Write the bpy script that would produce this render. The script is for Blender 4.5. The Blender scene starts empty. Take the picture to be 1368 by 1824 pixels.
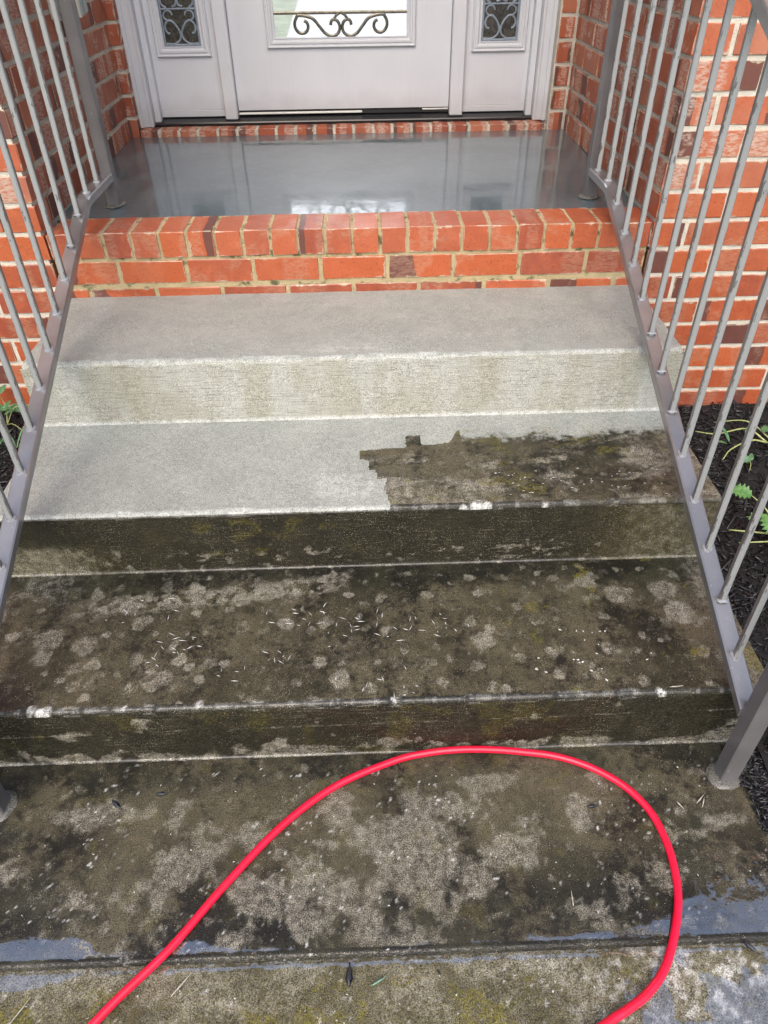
import bpy, math, random
import numpy as np
from mathutils import Vector, Matrix

random.seed(7)
RNG = np.random.default_rng(11)
SC = bpy.context.scene
COL = SC.collection

# ------------------------------------------------------------------ camera
CAM = Vector((0.0335, -2.1683, 1.4451))
PITCH, YAW, ROLL, FPX = -0.6873, -0.0221, 0.0144, 1277.49
def cam_axes():
    cr, sr = math.cos(ROLL), math.sin(ROLL); c, s = math.cos(PITCH), math.sin(PITCH)
    cy, sy = math.cos(YAW), math.sin(YAW)
    yaw = lambda v: Vector((cy*v[0]-sy*v[1], sy*v[0]+cy*v[1], v[2]))
    return yaw((cr, s*sr, -c*sr)), yaw((sr, -s*cr, c*cr)), yaw((0, c, s))
AXR, AXU, AXF = cam_axes()
cd = bpy.data.cameras.new('camera'); co = bpy.data.objects.new('camera', cd); COL.objects.link(co)
cd.sensor_fit = 'HORIZONTAL'; cd.sensor_width = 36; cd.lens = 36*FPX/1368
cd.clip_start = 0.02; cd.clip_end = 2000
M = Matrix.Identity(4)
for i in range(3):
    M[i][0], M[i][1], M[i][2], M[i][3] = AXR[i], AXU[i], -AXF[i], CAM[i]
co.matrix_world = M
SC.camera = co
def in_view(p, margin=60):
    d = Vector(p)-CAM; w = d.dot(AXF)
    if w < .1: return None
    u = 684+FPX*d.dot(AXR)/w; v = 912-FPX*d.dot(AXU)/w
    return w if (-margin < u < 1368+margin and -margin < v < 1824+margin) else None

# ------------------------------------------------------------------ sky, sun, exposure
SUN_EL, SUN_AZ = math.radians(52), math.radians(190)      # azimuth clockwise from +Y
w = bpy.data.worlds.new('World'); SC.world = w; w.use_nodes = True
wn = w.node_tree.nodes; wl = w.node_tree.links
sky = wn.new('ShaderNodeTexSky'); sky.sky_type = 'NISHITA'; sky.sun_disc = False
sky.sun_elevation = SUN_EL; sky.sun_rotation = SUN_AZ
sky.air_density = 1.0; sky.dust_density = 4.5; sky.ozone_density = 1.0
bg = wn['Background']; bg.inputs[1].default_value = 0.15
wl.new(sky.outputs[0], bg.inputs[0])
sd = bpy.data.lights.new('sun', 'SUN'); sd.energy = 0.8; sd.angle = math.radians(70); sd.color = (1.0, .985, .94)
so = bpy.data.objects.new('sun', sd); COL.objects.link(so)
sdir = Vector((math.sin(SUN_AZ)*math.cos(SUN_EL), math.cos(SUN_AZ)*math.cos(SUN_EL), math.sin(SUN_EL)))
so.rotation_euler = sdir.to_track_quat('Z', 'Y').to_euler(); so.location = sdir*20
vs = SC.view_settings
vs.view_transform = 'Standard'; vs.look = 'None'; vs.gamma = 1; vs.use_curve_mapping = False
vs.exposure = 0.80
SC.cycles.max_bounces = 6; SC.cycles.diffuse_bounces = 3; SC.cycles.glossy_bounces = 3; SC.cycles.transmission_bounces = 4
SC.cycles.caustics_reflective = False; SC.cycles.caustics_refractive = False

# ------------------------------------------------------------------ node helper
class G:
    def __init__(s, name):
        s.mat = bpy.data.materials.new(name); s.mat.use_nodes = True
        s.n = s.mat.node_tree.nodes; s.l = s.mat.node_tree.links
        s.b = s.n['Principled BSDF']
    def put(s, sock, v):
        if hasattr(v, 'is_linked') or isinstance(v, bpy.types.NodeSocket): s.l.new(v, sock)
        elif isinstance(v, (tuple, list)):
            sock.default_value = tuple(v)+(1,) if (len(v) == 3 and len(sock.default_value) == 4) else v
        else: sock.default_value = v
    def m(s, op, a, b=None, c=None, clamp=False):
        n = s.n.new('ShaderNodeMath'); n.operation = op; n.use_clamp = clamp
        for i, v in enumerate((a, b, c)):
            if v is not None: s.put(n.inputs[i], v)
        return n.outputs[0]
    def mix(s, f, a, b, mode='MIX'):
        n = s.n.new('ShaderNodeMix'); n.data_type = 'RGBA'; n.blend_type = mode
        s.put(n.inputs[0], f); s.put(n.inputs[6], a); s.put(n.inputs[7], b); return n.outputs[2]
    def mixf(s, f, a, b):
        n = s.n.new('ShaderNodeMix'); n.data_type = 'FLOAT'
        s.put(n.inputs[0], f); s.put(n.inputs[2], a); s.put(n.inputs[3], b); return n.outputs[0]
    def pos(s): return s.n.new('ShaderNodeNewGeometry').outputs['Position']
    def vm(s, v, scale=(1, 1, 1), off=None, rot=None):
        n = s.n.new('ShaderNodeMapping'); s.put(n.inputs[0], v); n.inputs[3].default_value = scale
        if rot: n.inputs[2].default_value = rot
        if off is not None: s.put(n.inputs[1], off)
        return n.outputs[0]
    def noise(s, v, scale, detail=3, rough=.55, dist=0):
        n = s.n.new('ShaderNodeTexNoise'); s.put(n.inputs['Vector'], v); n.inputs['Scale'].default_value = scale
        n.inputs['Detail'].default_value = detail; n.inputs['Roughness'].default_value = rough; n.inputs['Distortion'].default_value = dist
        return n.outputs['Fac']
    def vor(s, v, scale, feat='F1', out='Distance', rnd=1):
        n = s.n.new('ShaderNodeTexVoronoi'); n.feature = feat; s.put(n.inputs['Vector'], v); n.inputs['Scale'].default_value = scale
        n.inputs['Randomness'].default_value = rnd
        return n.outputs[out]
    def ss(s, x, lo, hi, a=0., b=1.):
        n = s.n.new('ShaderNodeMapRange'); n.interpolation_type = 'SMOOTHSTEP'
        s.put(n.inputs[0], x); s.put(n.inputs[1], lo); s.put(n.inputs[2], hi); s.put(n.inputs[3], a); s.put(n.inputs[4], b); return n.outputs[0]
    def lin(s, x, lo, hi, a=0., b=1.):
        n = s.n.new('ShaderNodeMapRange'); s.put(n.inputs[0], x); s.put(n.inputs[1], lo); s.put(n.inputs[2], hi); s.put(n.inputs[3], a); s.put(n.inputs[4], b); return n.outputs[0]
    def sep(s, v):
        n = s.n.new('ShaderNodeSeparateXYZ'); s.put(n.inputs[0], v); return n.outputs
    def attr(s, name):
        n = s.n.new('ShaderNodeAttribute'); n.attribute_name = name; return n.outputs
    def bump(s, h, strength, dist=.002, normal=None):
        n = s.n.new('ShaderNodeBump'); s.put(n.inputs['Height'], h); s.put(n.inputs['Strength'], strength); n.inputs['Distance'].default_value = dist
        if normal is not None: s.put(n.inputs['Normal'], normal)
        return n.outputs[0]
    def out(s, **k):
        names = {'col': 'Base Color', 'rough': 'Roughness', 'nor': 'Normal', 'metal': 'Metallic', 'ior': 'IOR', 'spec': 'Specular IOR Level',
                 'coat': 'Coat Weight', 'crough': 'Coat Roughness', 'cior': 'Coat IOR', 'cnor': 'Coat Normal', 'trans': 'Transmission Weight', 'sss': 'Subsurface Weight'}
        for a, v in k.items(): s.put(s.b.inputs[names[a]], v)
        return s.mat

# ------------------------------------------------------------------ materials
def mat_concrete():
    g = G('weathered_concrete'); p = g.pos(); xyz = g.sep(p)
    A = g.attr('ca'); B = g.attr('cb')
    ca = g.sep(A['Vector']); cb = g.sep(B['Vector'])
    dirt, pale, moss = ca[0], ca[1], ca[2]; dark, white, wet = cb[0], cb[1], cb[2]
    pud0 = A['Alpha']
    nz = g.sep(g.n.new('ShaderNodeNewGeometry').outputs['Normal'])[2]
    riser = g.ss(nz, .35, .65, 1., 0.)
    n1 = g.noise(p, 9, 3, .6); n2 = g.noise(p, 60, 4, .65); n3 = g.noise(p, 430, 1, .6)
    gk = g.mixf(dirt, 1.9, 3.2)
    pud = g.ss(g.m('ADD', pud0, g.m('MULTIPLY', g.m('SUBTRACT', n2, .5), 1.6)),   .28, .70)
    pud = g.m('MULTIPLY', pud, g.ss(pud0, .02, .2))
    pud = g.m('MULTIPLY', pud, g.ss(n3, .30, .42, .35, 1.))
    grain = g.m('MULTIPLY_ADD', g.m('SUBTRACT', n3, .5), gk, 1.0)
    grain = g.m('MAXIMUM', g.m('MULTIPLY_ADD', g.m('SUBTRACT', n2, .5), g.mixf(dirt, .5, 1.5), grain), .25)
    clean = g.mix(g.ss(n1, .3, .7), (.292, .308, .282), (.340, .352, .322))
    stain = g.mix(g.ss(g.noise(g.vm(p, (5, 5, 1.5)), 2.2, 4), .42, .62), (.385, .380, .318), (.445, .448, .405))
    clean = g.mix(riser, clean, stain)
    form = g.noise(g.vm(p, (14, 14, 260)), 1, 2, .7)
    clean = g.mix(g.m('MULTIPLY', riser, g.ss(form, .50, .70, 0, .42)), clean, (.17, .15, .11))
    pit = g.ss(g.vor(g.vm(p, (1, 1, 1)), 95), .10, .16, 1., 0.)
    pit = g.m('MULTIPLY', pit, g.ss(g.noise(p, 23, 2), .44, .58))
    clean = g.mix(g.m('MULTIPLY', pit, .6), clean, (.1, .085, .065))
    # algae film over the cement
    dn = g.noise(p, 26, 5, .74)
    dd = g.m('ADD', dark, g.m('MULTIPLY_ADD', g.m('SUBTRACT', dn, .5), 1.9, g.m('MULTIPLY', g.m('SUBTRACT', n2, .5), 1.5)))
    dcol = g.mix(g.ss(dd, .06, .78), (.092, .080, .050), (.0125, .0115, .008))
    dcol = g.mix(g.ss(g.noise(p, 7, 4, .65), .42, .66, 0, .7), dcol, (.044, .041, .024))
    dcol = g.mix(g.m('MULTIPLY', riser, .6), dcol, g.mix(g.ss(dn, .35, .7), (.014, .0125, .008), (.038, .034, .019)))
    dfac = g.ss(g.m('ADD', dirt, g.m('MULTIPLY', g.m('SUBTRACT', n2, .5), .55)), .36, .60)
    col = g.mix(dfac, clean, dcol)
    nA = g.noise(p, 48, 5, .72)
    pf = g.ss(g.m('ADD', nA, g.m('MULTIPLY', g.m('SUBTRACT', pale, .5), .62)), .33, .80)
    pf = g.m('MULTIPLY', pf, g.ss(g.m('ADD', n2, n3), .75, 1.2, .35, 1.))
    col = g.mix(g.m('MULTIPLY', pf, g.mixf(dirt, .25, .92)), col, (.255, .238, .190))
    col = g.mix(g.m('MULTIPLY', moss, g.ss(g.noise(p, 150, 3, .7), .35, .6, 0, .85)), col, (.135, .118, .018))
    # scoured horizontal lines on dirty risers
    sc = g.ss(form, .58, .70)
    sc = g.m('MULTIPLY', g.m('MULTIPLY', sc, riser), g.m('MULTIPLY', dfac, g.ss(n1, .42, .62)))
    col = g.mix(g.m('MULTIPLY', sc, .38), col, (.22, .195, .14))
    spk = g.ss(g.vor(p, 260), .12, .2, 1., 0.); spk = g.m('MULTIPLY', spk, g.mixf(riser, g.ss(g.noise(p, 40, 2), .5, .64), g.ss(n1, .40, .55, .35, 1.)))
    col = g.mix(g.m('MULTIPLY', spk, g.m('MULTIPLY', dfac, .85)), col, (.42, .37, .27))
    tan = g.ss(g.vor(g.vm(p, (1, 1, 1), (3, 7, 1)), 30), .030, .045, 1., 0.)
    col = g.mix(g.m('MULTIPLY', tan, .6), col, (.36, .19, .075))
    col = g.mix(g.m('MULTIPLY', white, g.ss(n2, .25, .55)), col, (.58, .58, .55))
    # grain darkens and lightens everything slightly
    cmb = g.n.new('ShaderNodeCombineColor'); 
    for i in range(3): g.put(cmb.inputs[i], grain)
    col = g.mix(1., col, cmb.outputs[0], 'MULTIPLY')
    col = g.mix(g.m('MULTIPLY', pud, .15), col, (.03, .028, .026))
    hgt = g.m('ADD', n3, g.m('MULTIPLY', g.m('MULTIPLY', form, riser), 1.6))
    nor = g.bump(hgt, g.m('MULTIPLY', g.m('SUBTRACT', 1., g.m('MULTIPLY', pud, .9)), .55), .0022)
    rgh = g.mixf(wet, .70, g.mixf(g.ss(n2, .35, .65), .30, .52))
    rip = g.bump(g.noise(p, 75, 1, .5), .20, .0016)
    cw = g.m('MAXIMUM', g.m('MAXIMUM', g.m('MULTIPLY', pud, g.ss(g.m('ADD', n2, g.m('MULTIPLY', n1, .8)), .60, 1.0, .62, 1.)), g.ss(wet, .9, .98, 0., .09)), g.m('MULTIPLY', wet, g.ss(g.m('ADD', n3, g.m('MULTIPLY', n1, .3)), .55, .9, 0., .18)))
    return g.out(col=col, rough=rgh, nor=nor, coat=cw, crough=g.mixf(pud, .22, .03), cior=3.8, cnor=rip, spec=.22)

def mat_porch():
    g = G('wet_trowelled_concrete'); p = g.pos()
    n1 = g.noise(p, 4, 5, .6); n2 = g.noise(p, 40, 5, .65); n3 = g.noise(p, 500, 2)
    col = g.mix(g.ss(n1, .3, .7), (.058, .088, .104), (.090, .130, .148))
    col = g.mix(g.ss(n2, .5, .75, 0, .35), col, (.17, .19, .195))
    col = g.mix(g.ss(n3, .55, .8, 0, .3), col, (.09, .088, .08))
    y = g.sep(p)[1]
    rip = g.m('ADD', g.noise(g.vm(p, (9, 16, 1)), 1, 3, .5), g.m('MULTIPLY', g.noise(g.vm(p, (55, 40, 1)), 1, 2, .5), g.ss(y, .12, .5, .42, .10)))
    nor = g.bump(rip, .16, .0030)
    return g.out(col=col, rough=.42, coat=1., crough=g.ss(g.m('ADD', n1, g.m('MULTIPLY', n2, .6)), .6, 1.0, .04, .12), cior=1.7, cnor=nor, nor=g.bump(n3, .1, .001))

def mat_brick(wetness, smear, dull=0.):
    g = G('fired_clay_brick'); p = g.pos(); xyz = g.sep(p)
    rnd = g.m('FRACT', g.m('ADD', g.n.new('ShaderNodeObjectInfo').outputs['Random'], g.attr('rnd')['Fac']))
    uvn = g.n.new('ShaderNodeUVMap'); uvn.uv_map = 'UVMap'; uv = g.sep(uvn.outputs[0]); u, v = uv[0], uv[1]
    r1 = g.m('FRACT', g.m('MULTIPLY', rnd, 7.13)); r2 = g.m('FRACT', g.m('MULTIPLY_ADD', rnd, 13.7, .31)); r3 = g.m('FRACT', g.m('MULTIPLY_ADD', rnd, 29.1, .17)); r4 = g.m('FRACT', g.m('MULTIPLY_ADD', rnd, 53.3, .6))
    off = g.n.new('ShaderNodeCombineXYZ'); 
    for i, k in enumerate((37., 71., 13.)): g.put(off.inputs[i], g.m('MULTIPLY', rnd, k))
    q = g.vm(p, (1, 1, 1), off.outputs[0])
    nl = g.noise(q, 22, 3, .65); nf = g.noise(q, 130, 3, .75); nb = g.noise(q, 5, 2)
    base = g.mix(r1, (.47, .108, .036), (.36, .085, .038))
    base = g.mix(g.ss(r4, .80, .82, 0, .7), base, (.27, .064, .040))
    base = g.mix(g.ss(nl, .4, .7, 0, .4), base, (.56, .14, .055))
    base = g.mix(g.ss(nf, .54, .70, 0, .7), base, (.22, .045, .022))
    pit = g.m('MULTIPLY', g.ss(g.vor(q, 120), .10, .17, 1., 0.), g.ss(nl, .45, .6))
    base = g.mix(g.m('MULTIPLY', pit, .75), base, (.07, .022, .014))
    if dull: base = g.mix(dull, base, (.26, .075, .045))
    if wetness < .16 and not dull: base = g.mix(g.ss(nb, .3, .7, .10, .40), base, (.56, .25, .165))
    base = g.mix(g.ss(g.m('ADD', nb, g.m('MULTIPLY', r2, .3)), .55, .85, 0, .40 if wetness < .5 else .10), base, (.50, .22, .13))
    uu = g.mixf(g.ss(r3, .49, .51), u, g.m('SUBTRACT', 1., u))
    uj = g.m('ADD', uu, g.m('MULTIPLY', g.m('SUBTRACT', nl, .5), .22))
    t1 = g.m('MULTIPLY_ADD', r1, .35, .55)
    dk = g.m('MULTIPLY', g.ss(uj, t1, g.m('ADD', t1, .015)), g.ss(r2, .36, .37, 1., 0.))
    base = g.mix(g.m('MULTIPLY', dk, .88), base, g.mix(nl, (.085, .040, .036), (.14, .062, .052)))
    # mortar smears, scratched
    scr = g.noise(g.vm(q, (60, 60, 190), None, (.5, .5, .3)), 1, 3, .7)
    cz = g.m('ABSOLUTE', g.m('SUBTRACT', uj, r2))
    zone = g.m('MULTIPLY', g.ss(cz, .16, .26, 1., 0.), g.ss(r4, .42, .45))
    zone2 = g.ss(g.m('ADD', g.noise(q, 14, 3), g.m('MULTIPLY', g.m('SUBTRACT', r3, .5), .25)), .60, .68)
    sm = g.m('MULTIPLY', g.m('MAXIMUM', zone, zone2), g.ss(scr, .36, .62, 0., smear))
    base = g.mix(sm, base, (.56, .42, .34) if wetness < .5 else (.45, .30, .20))
    # ragged mortar on the arrises
    L = g.attr('bdim'); bl = g.sep(L['Vector'])
    eu = g.m('MULTIPLY', g.m('MINIMUM', u, g.m('SUBTRACT', 1., u)), bl[0])
    ev = g.m('MULTIPLY', g.m('MINIMUM', v, g.m('SUBTRACT', 1., v)), bl[1])
    e = g.m('MINIMUM', eu, ev)
    ed = g.ss(g.m('SUBTRACT', e, g.m('MULTIPLY', g.ss(nl, .45, .85), .010)), -.0012, .0012, 1., 0.)
    base = g.mix(g.m('MULTIPLY', ed, g.ss(nf, .3, .6, .25, .85)), base, (.50, .435, .33))
    h = g.m('ADD', nf, nl)
    wetm = g.m('MULTIPLY', wetness, g.ss(nb, .25, .6, .55, 1.))
    return g.out(col=base, rough=g.mixf(wetm, .72, .24), nor=g.bump(h, .55, .0020), coat=g.m('MULTIPLY', wetm, .35), crough=.14, cior=1.5, spec=.4)

def mat_mortar(tint, green):
    g = G('sandy_mortar'); p = g.pos()
    n1 = g.noise(p, 18, 3); n2 = g.noise(p, 260, 2, .7)
    col = g.mix(g.ss(n1, .3, .7), tuple(c*.8 for c in tint), tint)
    col = g.mix(g.ss(n2, .5, .75, 0, .45), col, tuple(c*.45 for c in tint))
    col = g.mix(g.ss(g.noise(p, 30, 4), .52, .68, 0, green), col, (.075, .085, .028))
    return g.out(col=col, rough=.8, nor=g.bump(n2, .9, .003))

def mat_paint(name, a, b, wear_lit, wear_lit_amt, rough=.45, by_normal=False, coat=.5, cior=1.7):
    g = G(name); p = g.pos()
    tc = g.n.new('ShaderNodeTexCoord'); ob = tc.outputs['Object']
    rnd = g.n.new('ShaderNodeObjectInfo').outputs['Random']
    off = g.n.new('ShaderNodeCombineXYZ'); g.put(off.inputs[2], g.m('MULTIPLY', rnd, 20.)); g.put(off.inputs[0], rnd)
    q = g.vm(p, (1, 1, 1), off.outputs[0])
    n1 = g.noise(q, 9, 4); n2 = g.noise(q, 120, 3, .7); n3 = g.noise(g.vm(q, (1, 1, .3)), 70, 4, .74)
    col = g.mix(g.ss(n1, .3, .7), a, b)
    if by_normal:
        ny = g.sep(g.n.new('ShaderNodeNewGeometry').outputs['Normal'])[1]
        f = g.ss(g.m('SUBTRACT', n3, g.m('MULTIPLY', ny, .30)), .64, .67)  # pale front faces: chalked paint plus sky light put into the colour
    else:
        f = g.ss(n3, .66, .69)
    col = g.mix(g.m('MULTIPLY', f, wear_lit_amt), col, wear_lit)
    col = g.mix(g.ss(n2, .69, .74, 0, .6), col, (.10, .085, .08))
    col = g.mix(g.ss(g.noise(q, 33, 4, .75), .72, .76, 0, .8), col, (.13, .05, .022))
    return g.out(col=col, rough=g.mixf(f, rough, .55), nor=g.bump(n2, .3, .0012), coat=coat, crough=.16, cior=cior)

def mat_door():
    g = G('grey_door_paint'); p = g.pos()
    gr = g.noise(g.vm(p, (170, 60, 5)), 1, 3, .75, .4); n1 = g.noise(p, 3, 3)
    col = g.mix(g.ss(n1, .3, .7), (.59, .602, .64), (.63, .642, .675))
    col = g.mix(g.ss(gr, .55, .8, 0, .28), col, (.47, .45, .47))
    sp = g.ss(g.vor(p, 14), .022, .03, 1., 0.)
    col = g.mix(g.m('MULTIPLY', sp, .5), col, (.16, .15, .15))
    fl = g.ss(g.vor(g.vm(p, (1, 1, .6), (2, 2, 5)), 33), .03, .05, 1., 0.); fl = g.m('MULTIPLY', fl, g.ss(g.noise(p, 5, 2), .52, .6))
    col = g.mix(g.m('MULTIPLY', fl, .7), col, (.8, .8, .8))
    low = g.ss(g.m('ADD', g.sep(p)[2], g.m('MULTIPLY', g.noise(p, 12, 4), .10)), .87, .97, .30, 0.)
    col = g.mix(low, col, (.33, .31, .29))
    return g.out(col=col, rough=.42, nor=g.bump(gr, .35, .0016))

def mat_simple(name, col, rough=.5, metal=0., noise=0., nscale=40, bump=0., **k):
    g = G(name); p = g.pos(); n = g.noise(p, nscale, 4, .65)
    c = g.mix(g.ss(n, .3, .7), tuple(x*(1-noise) for x in col), tuple(min(1, x*(1+noise)) for x in col))
    if bump: k['nor'] = g.bump(n, bump, .002)
    return g.out(col=c, rough=rough, metal=metal, **k)

M_CON = mat_concrete(); M_PORCH = mat_porch()
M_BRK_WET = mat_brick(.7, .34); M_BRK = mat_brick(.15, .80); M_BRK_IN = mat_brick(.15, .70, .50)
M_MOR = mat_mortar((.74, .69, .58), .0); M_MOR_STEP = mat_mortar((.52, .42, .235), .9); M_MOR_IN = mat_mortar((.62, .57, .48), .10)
M_RAIL = mat_paint('grey_rail_paint', (.112, .106, .106), (.150, .143, .146), (.33, .335, .35), .55, coat=.9, cior=2.5)
M_POST = mat_paint('grey_post_paint', (.105, .100, .102), (.140, .134, .138), (.33, .335, .35), .6, coat=.3, cior=1.45)
M_BAL = mat_paint('chalk_and_lit_front_baluster_paint', (.105, .094, .086), (.150, .142, .140), (.345, .36, .36), .85, by_normal=True)  # front faces paler: chalk and painted-in sky light together
M_WELD = mat_simple('painted_weld_bead', (.27, .275, .30), .35, 0, .2, 200, .4)
M_DOOR = mat_door()
M_SILL = mat_simple('black_threshold_plastic', (.012, .012, .014), .28, 0, .3, 60)
M_STRIP = mat_simple('white_weatherstrip', (.75, .75, .70), .4, 0, .05)
M_GAP = mat_simple('dark_rubber_sweep', (.03, .028, .026), .7)
M_CEIL = mat_simple('white_soffit_paint', (.7, .7, .68), .6, 0, .04)
M_ROOF = mat_simple('grey_roof_shingle', (.12, .11, .105), .9, 0, .3)
M_MULCH = mat_simple('black_dyed_mulch', (.013, .0125, .014), .42, 0, .75, 60, .5, spec=.6)
M_SOIL = mat_simple('black_mulch_bed', (.006, .006, .006), .9, 0, .4, 70, .8)
M_CHIP = mat_simple('wet_mulch_chip', (.035, .037, .045), .35, 0, .4, 150, .4)
M_STRAW = mat_simple('pale_straw', (.50, .47, .39), .6, 0, .2, 120)
M_FLECK = mat_simple('white_fleck', (.50, .50, .48), .6, 0, .15, 120)
M_TEAL = mat_simple('faded_green_leaf', (.16, .28, .20), .5, 0, .3, 150)
M_GROUT = mat_simple('sandy_grout', (.115, .11, .094), .5, 0, .8, 300, 1., coat=.6, crough=.1)
def mat_hose():
    g = G('red_hose_jacket'); p = g.pos(); n = g.noise(p, 60, 3)
    col = g.mix(g.ss(n, .3, .7), (.78, .004, .034), (.88, .007, .050))
    col = g.mix(g.ss(g.noise(p, 35, 4, .7), .60, .74, 0, .45), col, (.30, .012, .022))
    return g.out(col=col, rough=.34, nor=g.bump(g.noise(p, 500, 2), .15, .001), spec=.5, coat=.25, crough=.12)
M_HOSE = mat_hose()
def mat_leaf(name, a, b):
    g = G(name); p = g.pos(); n = g.noise(p, 90, 4)
    return g.out(col=g.mix(g.ss(n, .35, .65), a, b), rough=.45, nor=g.bump(n, .4, .002), sss=.0)
M_LEAF = mat_leaf('bright_leaf', (.06, .165, .035), (.12, .26, .07)); M_LEAF2 = mat_leaf('grey_green_leaf', (.05, .13, .05), (.10, .22, .09))
M_STEM = mat_leaf('pale_green_stem', (.28, .34, .10), (.42, .45, .20))
def mat_glass(name, refl, rough, bumps, scale):
    g = G(name); p = g.pos()
    h = g.noise(p, scale, 2, .5)
    return g.out(col=refl, metal=1., rough=rough, nor=g.bump(h, bumps, .002))
M_GLASS = mat_glass('reflective_bevelled_glass', (.86, .90, .93), .02, .025, 9)
def mat_obscure():
    g = G('obscure_sidelight_glass'); p = g.pos()
    h = g.noise(p, 95, 3, .6, .6)
    col = g.mix(g.ss(g.noise(p, 60, 3), .4, .65), (.018, .018, .016), (.05, .048, .038))
    return g.out(col=col, rough=.08, nor=g.bump(h, .45, .003), spec=.6, ior=1.7)
M_OBSC = mat_obscure()
M_CAME = mat_simple('zinc_came', (.22, .265, .32), .4, .2, .2, 60)
M_CAME2 = mat_simple('polished_came', (.13, .12, .095), .25, .85, .35, 40)
M_LAWN = mat_simple('lawn_grass', (.34, .38, .27), .9, 0, .25, 3)
M_DRIVE = mat_simple('pale_driveway_concrete', (.62, .62, .60), .85, 0, .12, 5)
M_PLATE = mat_simple('cream_plastic', (.52, .50, .44), .4, 0, .08)
def mat_cover():
    g = G('hazy_clear_cover'); p = g.pos()
    return g.out(col=(.55, .62, .60), rough=.22, trans=.35, ior=1.45, nor=g.bump(g.noise(p, 40, 2), .1, .002))
M_COVER = mat_cover()

# ------------------------------------------------------------------ geometry helpers
def link(name, me, mat=None, parent=None):
    o = bpy.data.objects.new(name, me); COL.objects.link(o)
    if mat is not None and me is not None and not me.materials: me.materials.append(mat)
    if parent is not None: o.parent = parent
    return o
def empty(name, loc=(0, 0, 0)):
    o = bpy.data.objects.new(name, None); COL.objects.link(o); o.location = loc; o.empty_display_size = .05
    return o
def tag(o, label=None, cat=None, group=None, kind=None):
    if label: o['label'] = label
    if cat: o['category'] = cat
    if group: o['group'] = group
    if kind: o['kind'] = kind
    return o
def mesh(name, V, F, smooth=False):
    me = bpy.data.meshes.new(name); me.from_pydata([tuple(map(float, v)) for v in V], [], [tuple(map(int, f)) for f in F]); me.update()
    if smooth: me.polygons.foreach_set('use_smooth', [True]*len(me.polygons))
    return me
def bbox_vf(sx, sy, sz, b):
    """bevelled box: 24 verts, 26 faces"""
    hx, hy, hz = sx/2, sy/2, sz/2; V = []; idx = {}
    for X in (-1, 1):
        for Y in (-1, 1):
            for Z in (-1, 1):
                for ax in range(3):
                    v = [X*(hx-b), Y*(hy-b), Z*(hz-b)]; v[ax] = (X*hx, Y*hy, Z*hz)[ax]
                    idx[(X, Y, Z, ax)] = len(V); V.append(v)
    F = []
    for ax in range(3):
        o1, o2 = [(1, 2), (2, 0), (0, 1)][ax]
        for s in (-1, 1):
            quad = []
            for a, c in ((-1, -1), (1, -1), (1, 1), (-1, 1)):
                k = [0, 0, 0]; k[ax] = s; k[o1] = a; k[o2] = c; quad.append(idx[tuple(k)+(ax,)])
            F.append(quad if s > 0 else quad[::-1])
    for ax in range(3):
        o1, o2 = [(1, 2), (2, 0), (0, 1)][ax]
        for a in (-1, 1):
            for c in (-1, 1):
                def K(s, f):
                    k = [0, 0, 0]; k[ax] = s; k[o1] = a; k[o2] = c; return idx[tuple(k)+(f,)]
                q = [K(-1, o1), K(1, o1), K(1, o2), K(-1, o2)]
                F.append(q if a*c < 0 else q[::-1])
    for X in (-1, 1):
        for Y in (-1, 1):
            for Z in (-1, 1):
                t = [idx[(X, Y, Z, 0)], idx[(X, Y, Z, 1)], idx[(X, Y, Z, 2)]]
                F.append(t if X*Y*Z > 0 else t[::-1])
    return np.array(V), F
def box(name, lo, hi, mat, parent=None, b=.002):
    lo = np.array(lo, float); hi = np.array(hi, float); c = (lo+hi)/2; d = hi-lo
    V, F = bbox_vf(*d, min(b, min(d)*.3))
    return link(name, mesh(name, V+c, F), mat, parent)
def bar_mesh(name, p0, p1, wx, wh, b=.002, up=(0, 0, 1)):
    p0 = Vector(p0); p1 = Vector(p1); d = p1-p0; L = d.length; d.normalize()
    s = d.cross(Vector(up)); 
    if s.length < 1e-4: s = Vector((1, 0, 0))
    s.normalize(); n = s.cross(d)
    V, F = bbox_vf(L, wx, wh, b); c = (p0+p1)/2
    R = np.array([d, -s, n])
    return mesh(name, V@R+np.array(c), F)
def tube_vf(pts, r, n=10, cap=True, radii=None):
    P = [Vector(p) for p in pts]; V = []; F = []
    t = (P[1]-P[0]).normalized(); u = t.cross(Vector((0, 0, 1)))
    if u.length < .1: u = t.cross(Vector((1, 0, 0)))
    u.normalize()
    for i, p in enumerate(P):
        t2 = (P[min(i+1, len(P)-1)]-P[max(i-1, 0)]).normalized()
        u = (u-t2*u.dot(t2)).normalized(); v = t2.cross(u)
        rr = radii[i] if radii else r
        for k in range(n):
            a = 2*math.pi*k/n; V.append(p+u*(rr*math.cos(a))+v*(rr*math.sin(a)))
    for i in range(len(P)-1):
        for k in range(n):
            a = i*n+k; b_ = i*n+(k+1) % n; F.append((a, b_, b_+n, a+n))
    if cap: F.append(tuple(range(n))[::-1]); F.append(tuple(range((len(P)-1)*n, len(P)*n)))
    return V, F
def crom(P, sub=8):
    P = [np.array(p, float) for p in P]; Q = [2*P[0]-P[1]]+P+[2*P[-1]-P[-2]]; out = []
    for i in range(1, len(Q)-2):
        for k in range(sub):
            t = k/sub; a, b, c, d = Q[i-1:i+3]
            out.append(.5*((2*b)+(-a+c)*t+(2*a-5*b+4*c-d)*t*t+(-a+3*b-3*c+d)*t**3))
    out.append(P[-1]); return out
def h2(ix, iy, s):
    n = (ix.astype(np.int64)*374761393+iy.astype(np.int64)*668265263+s*974634777) & 0x7fffffff
    n = (n ^ (n >> 13))*1274126177 & 0x7fffffff
    return ((n ^ (n >> 16)) & 0xffff)/65535.
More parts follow.
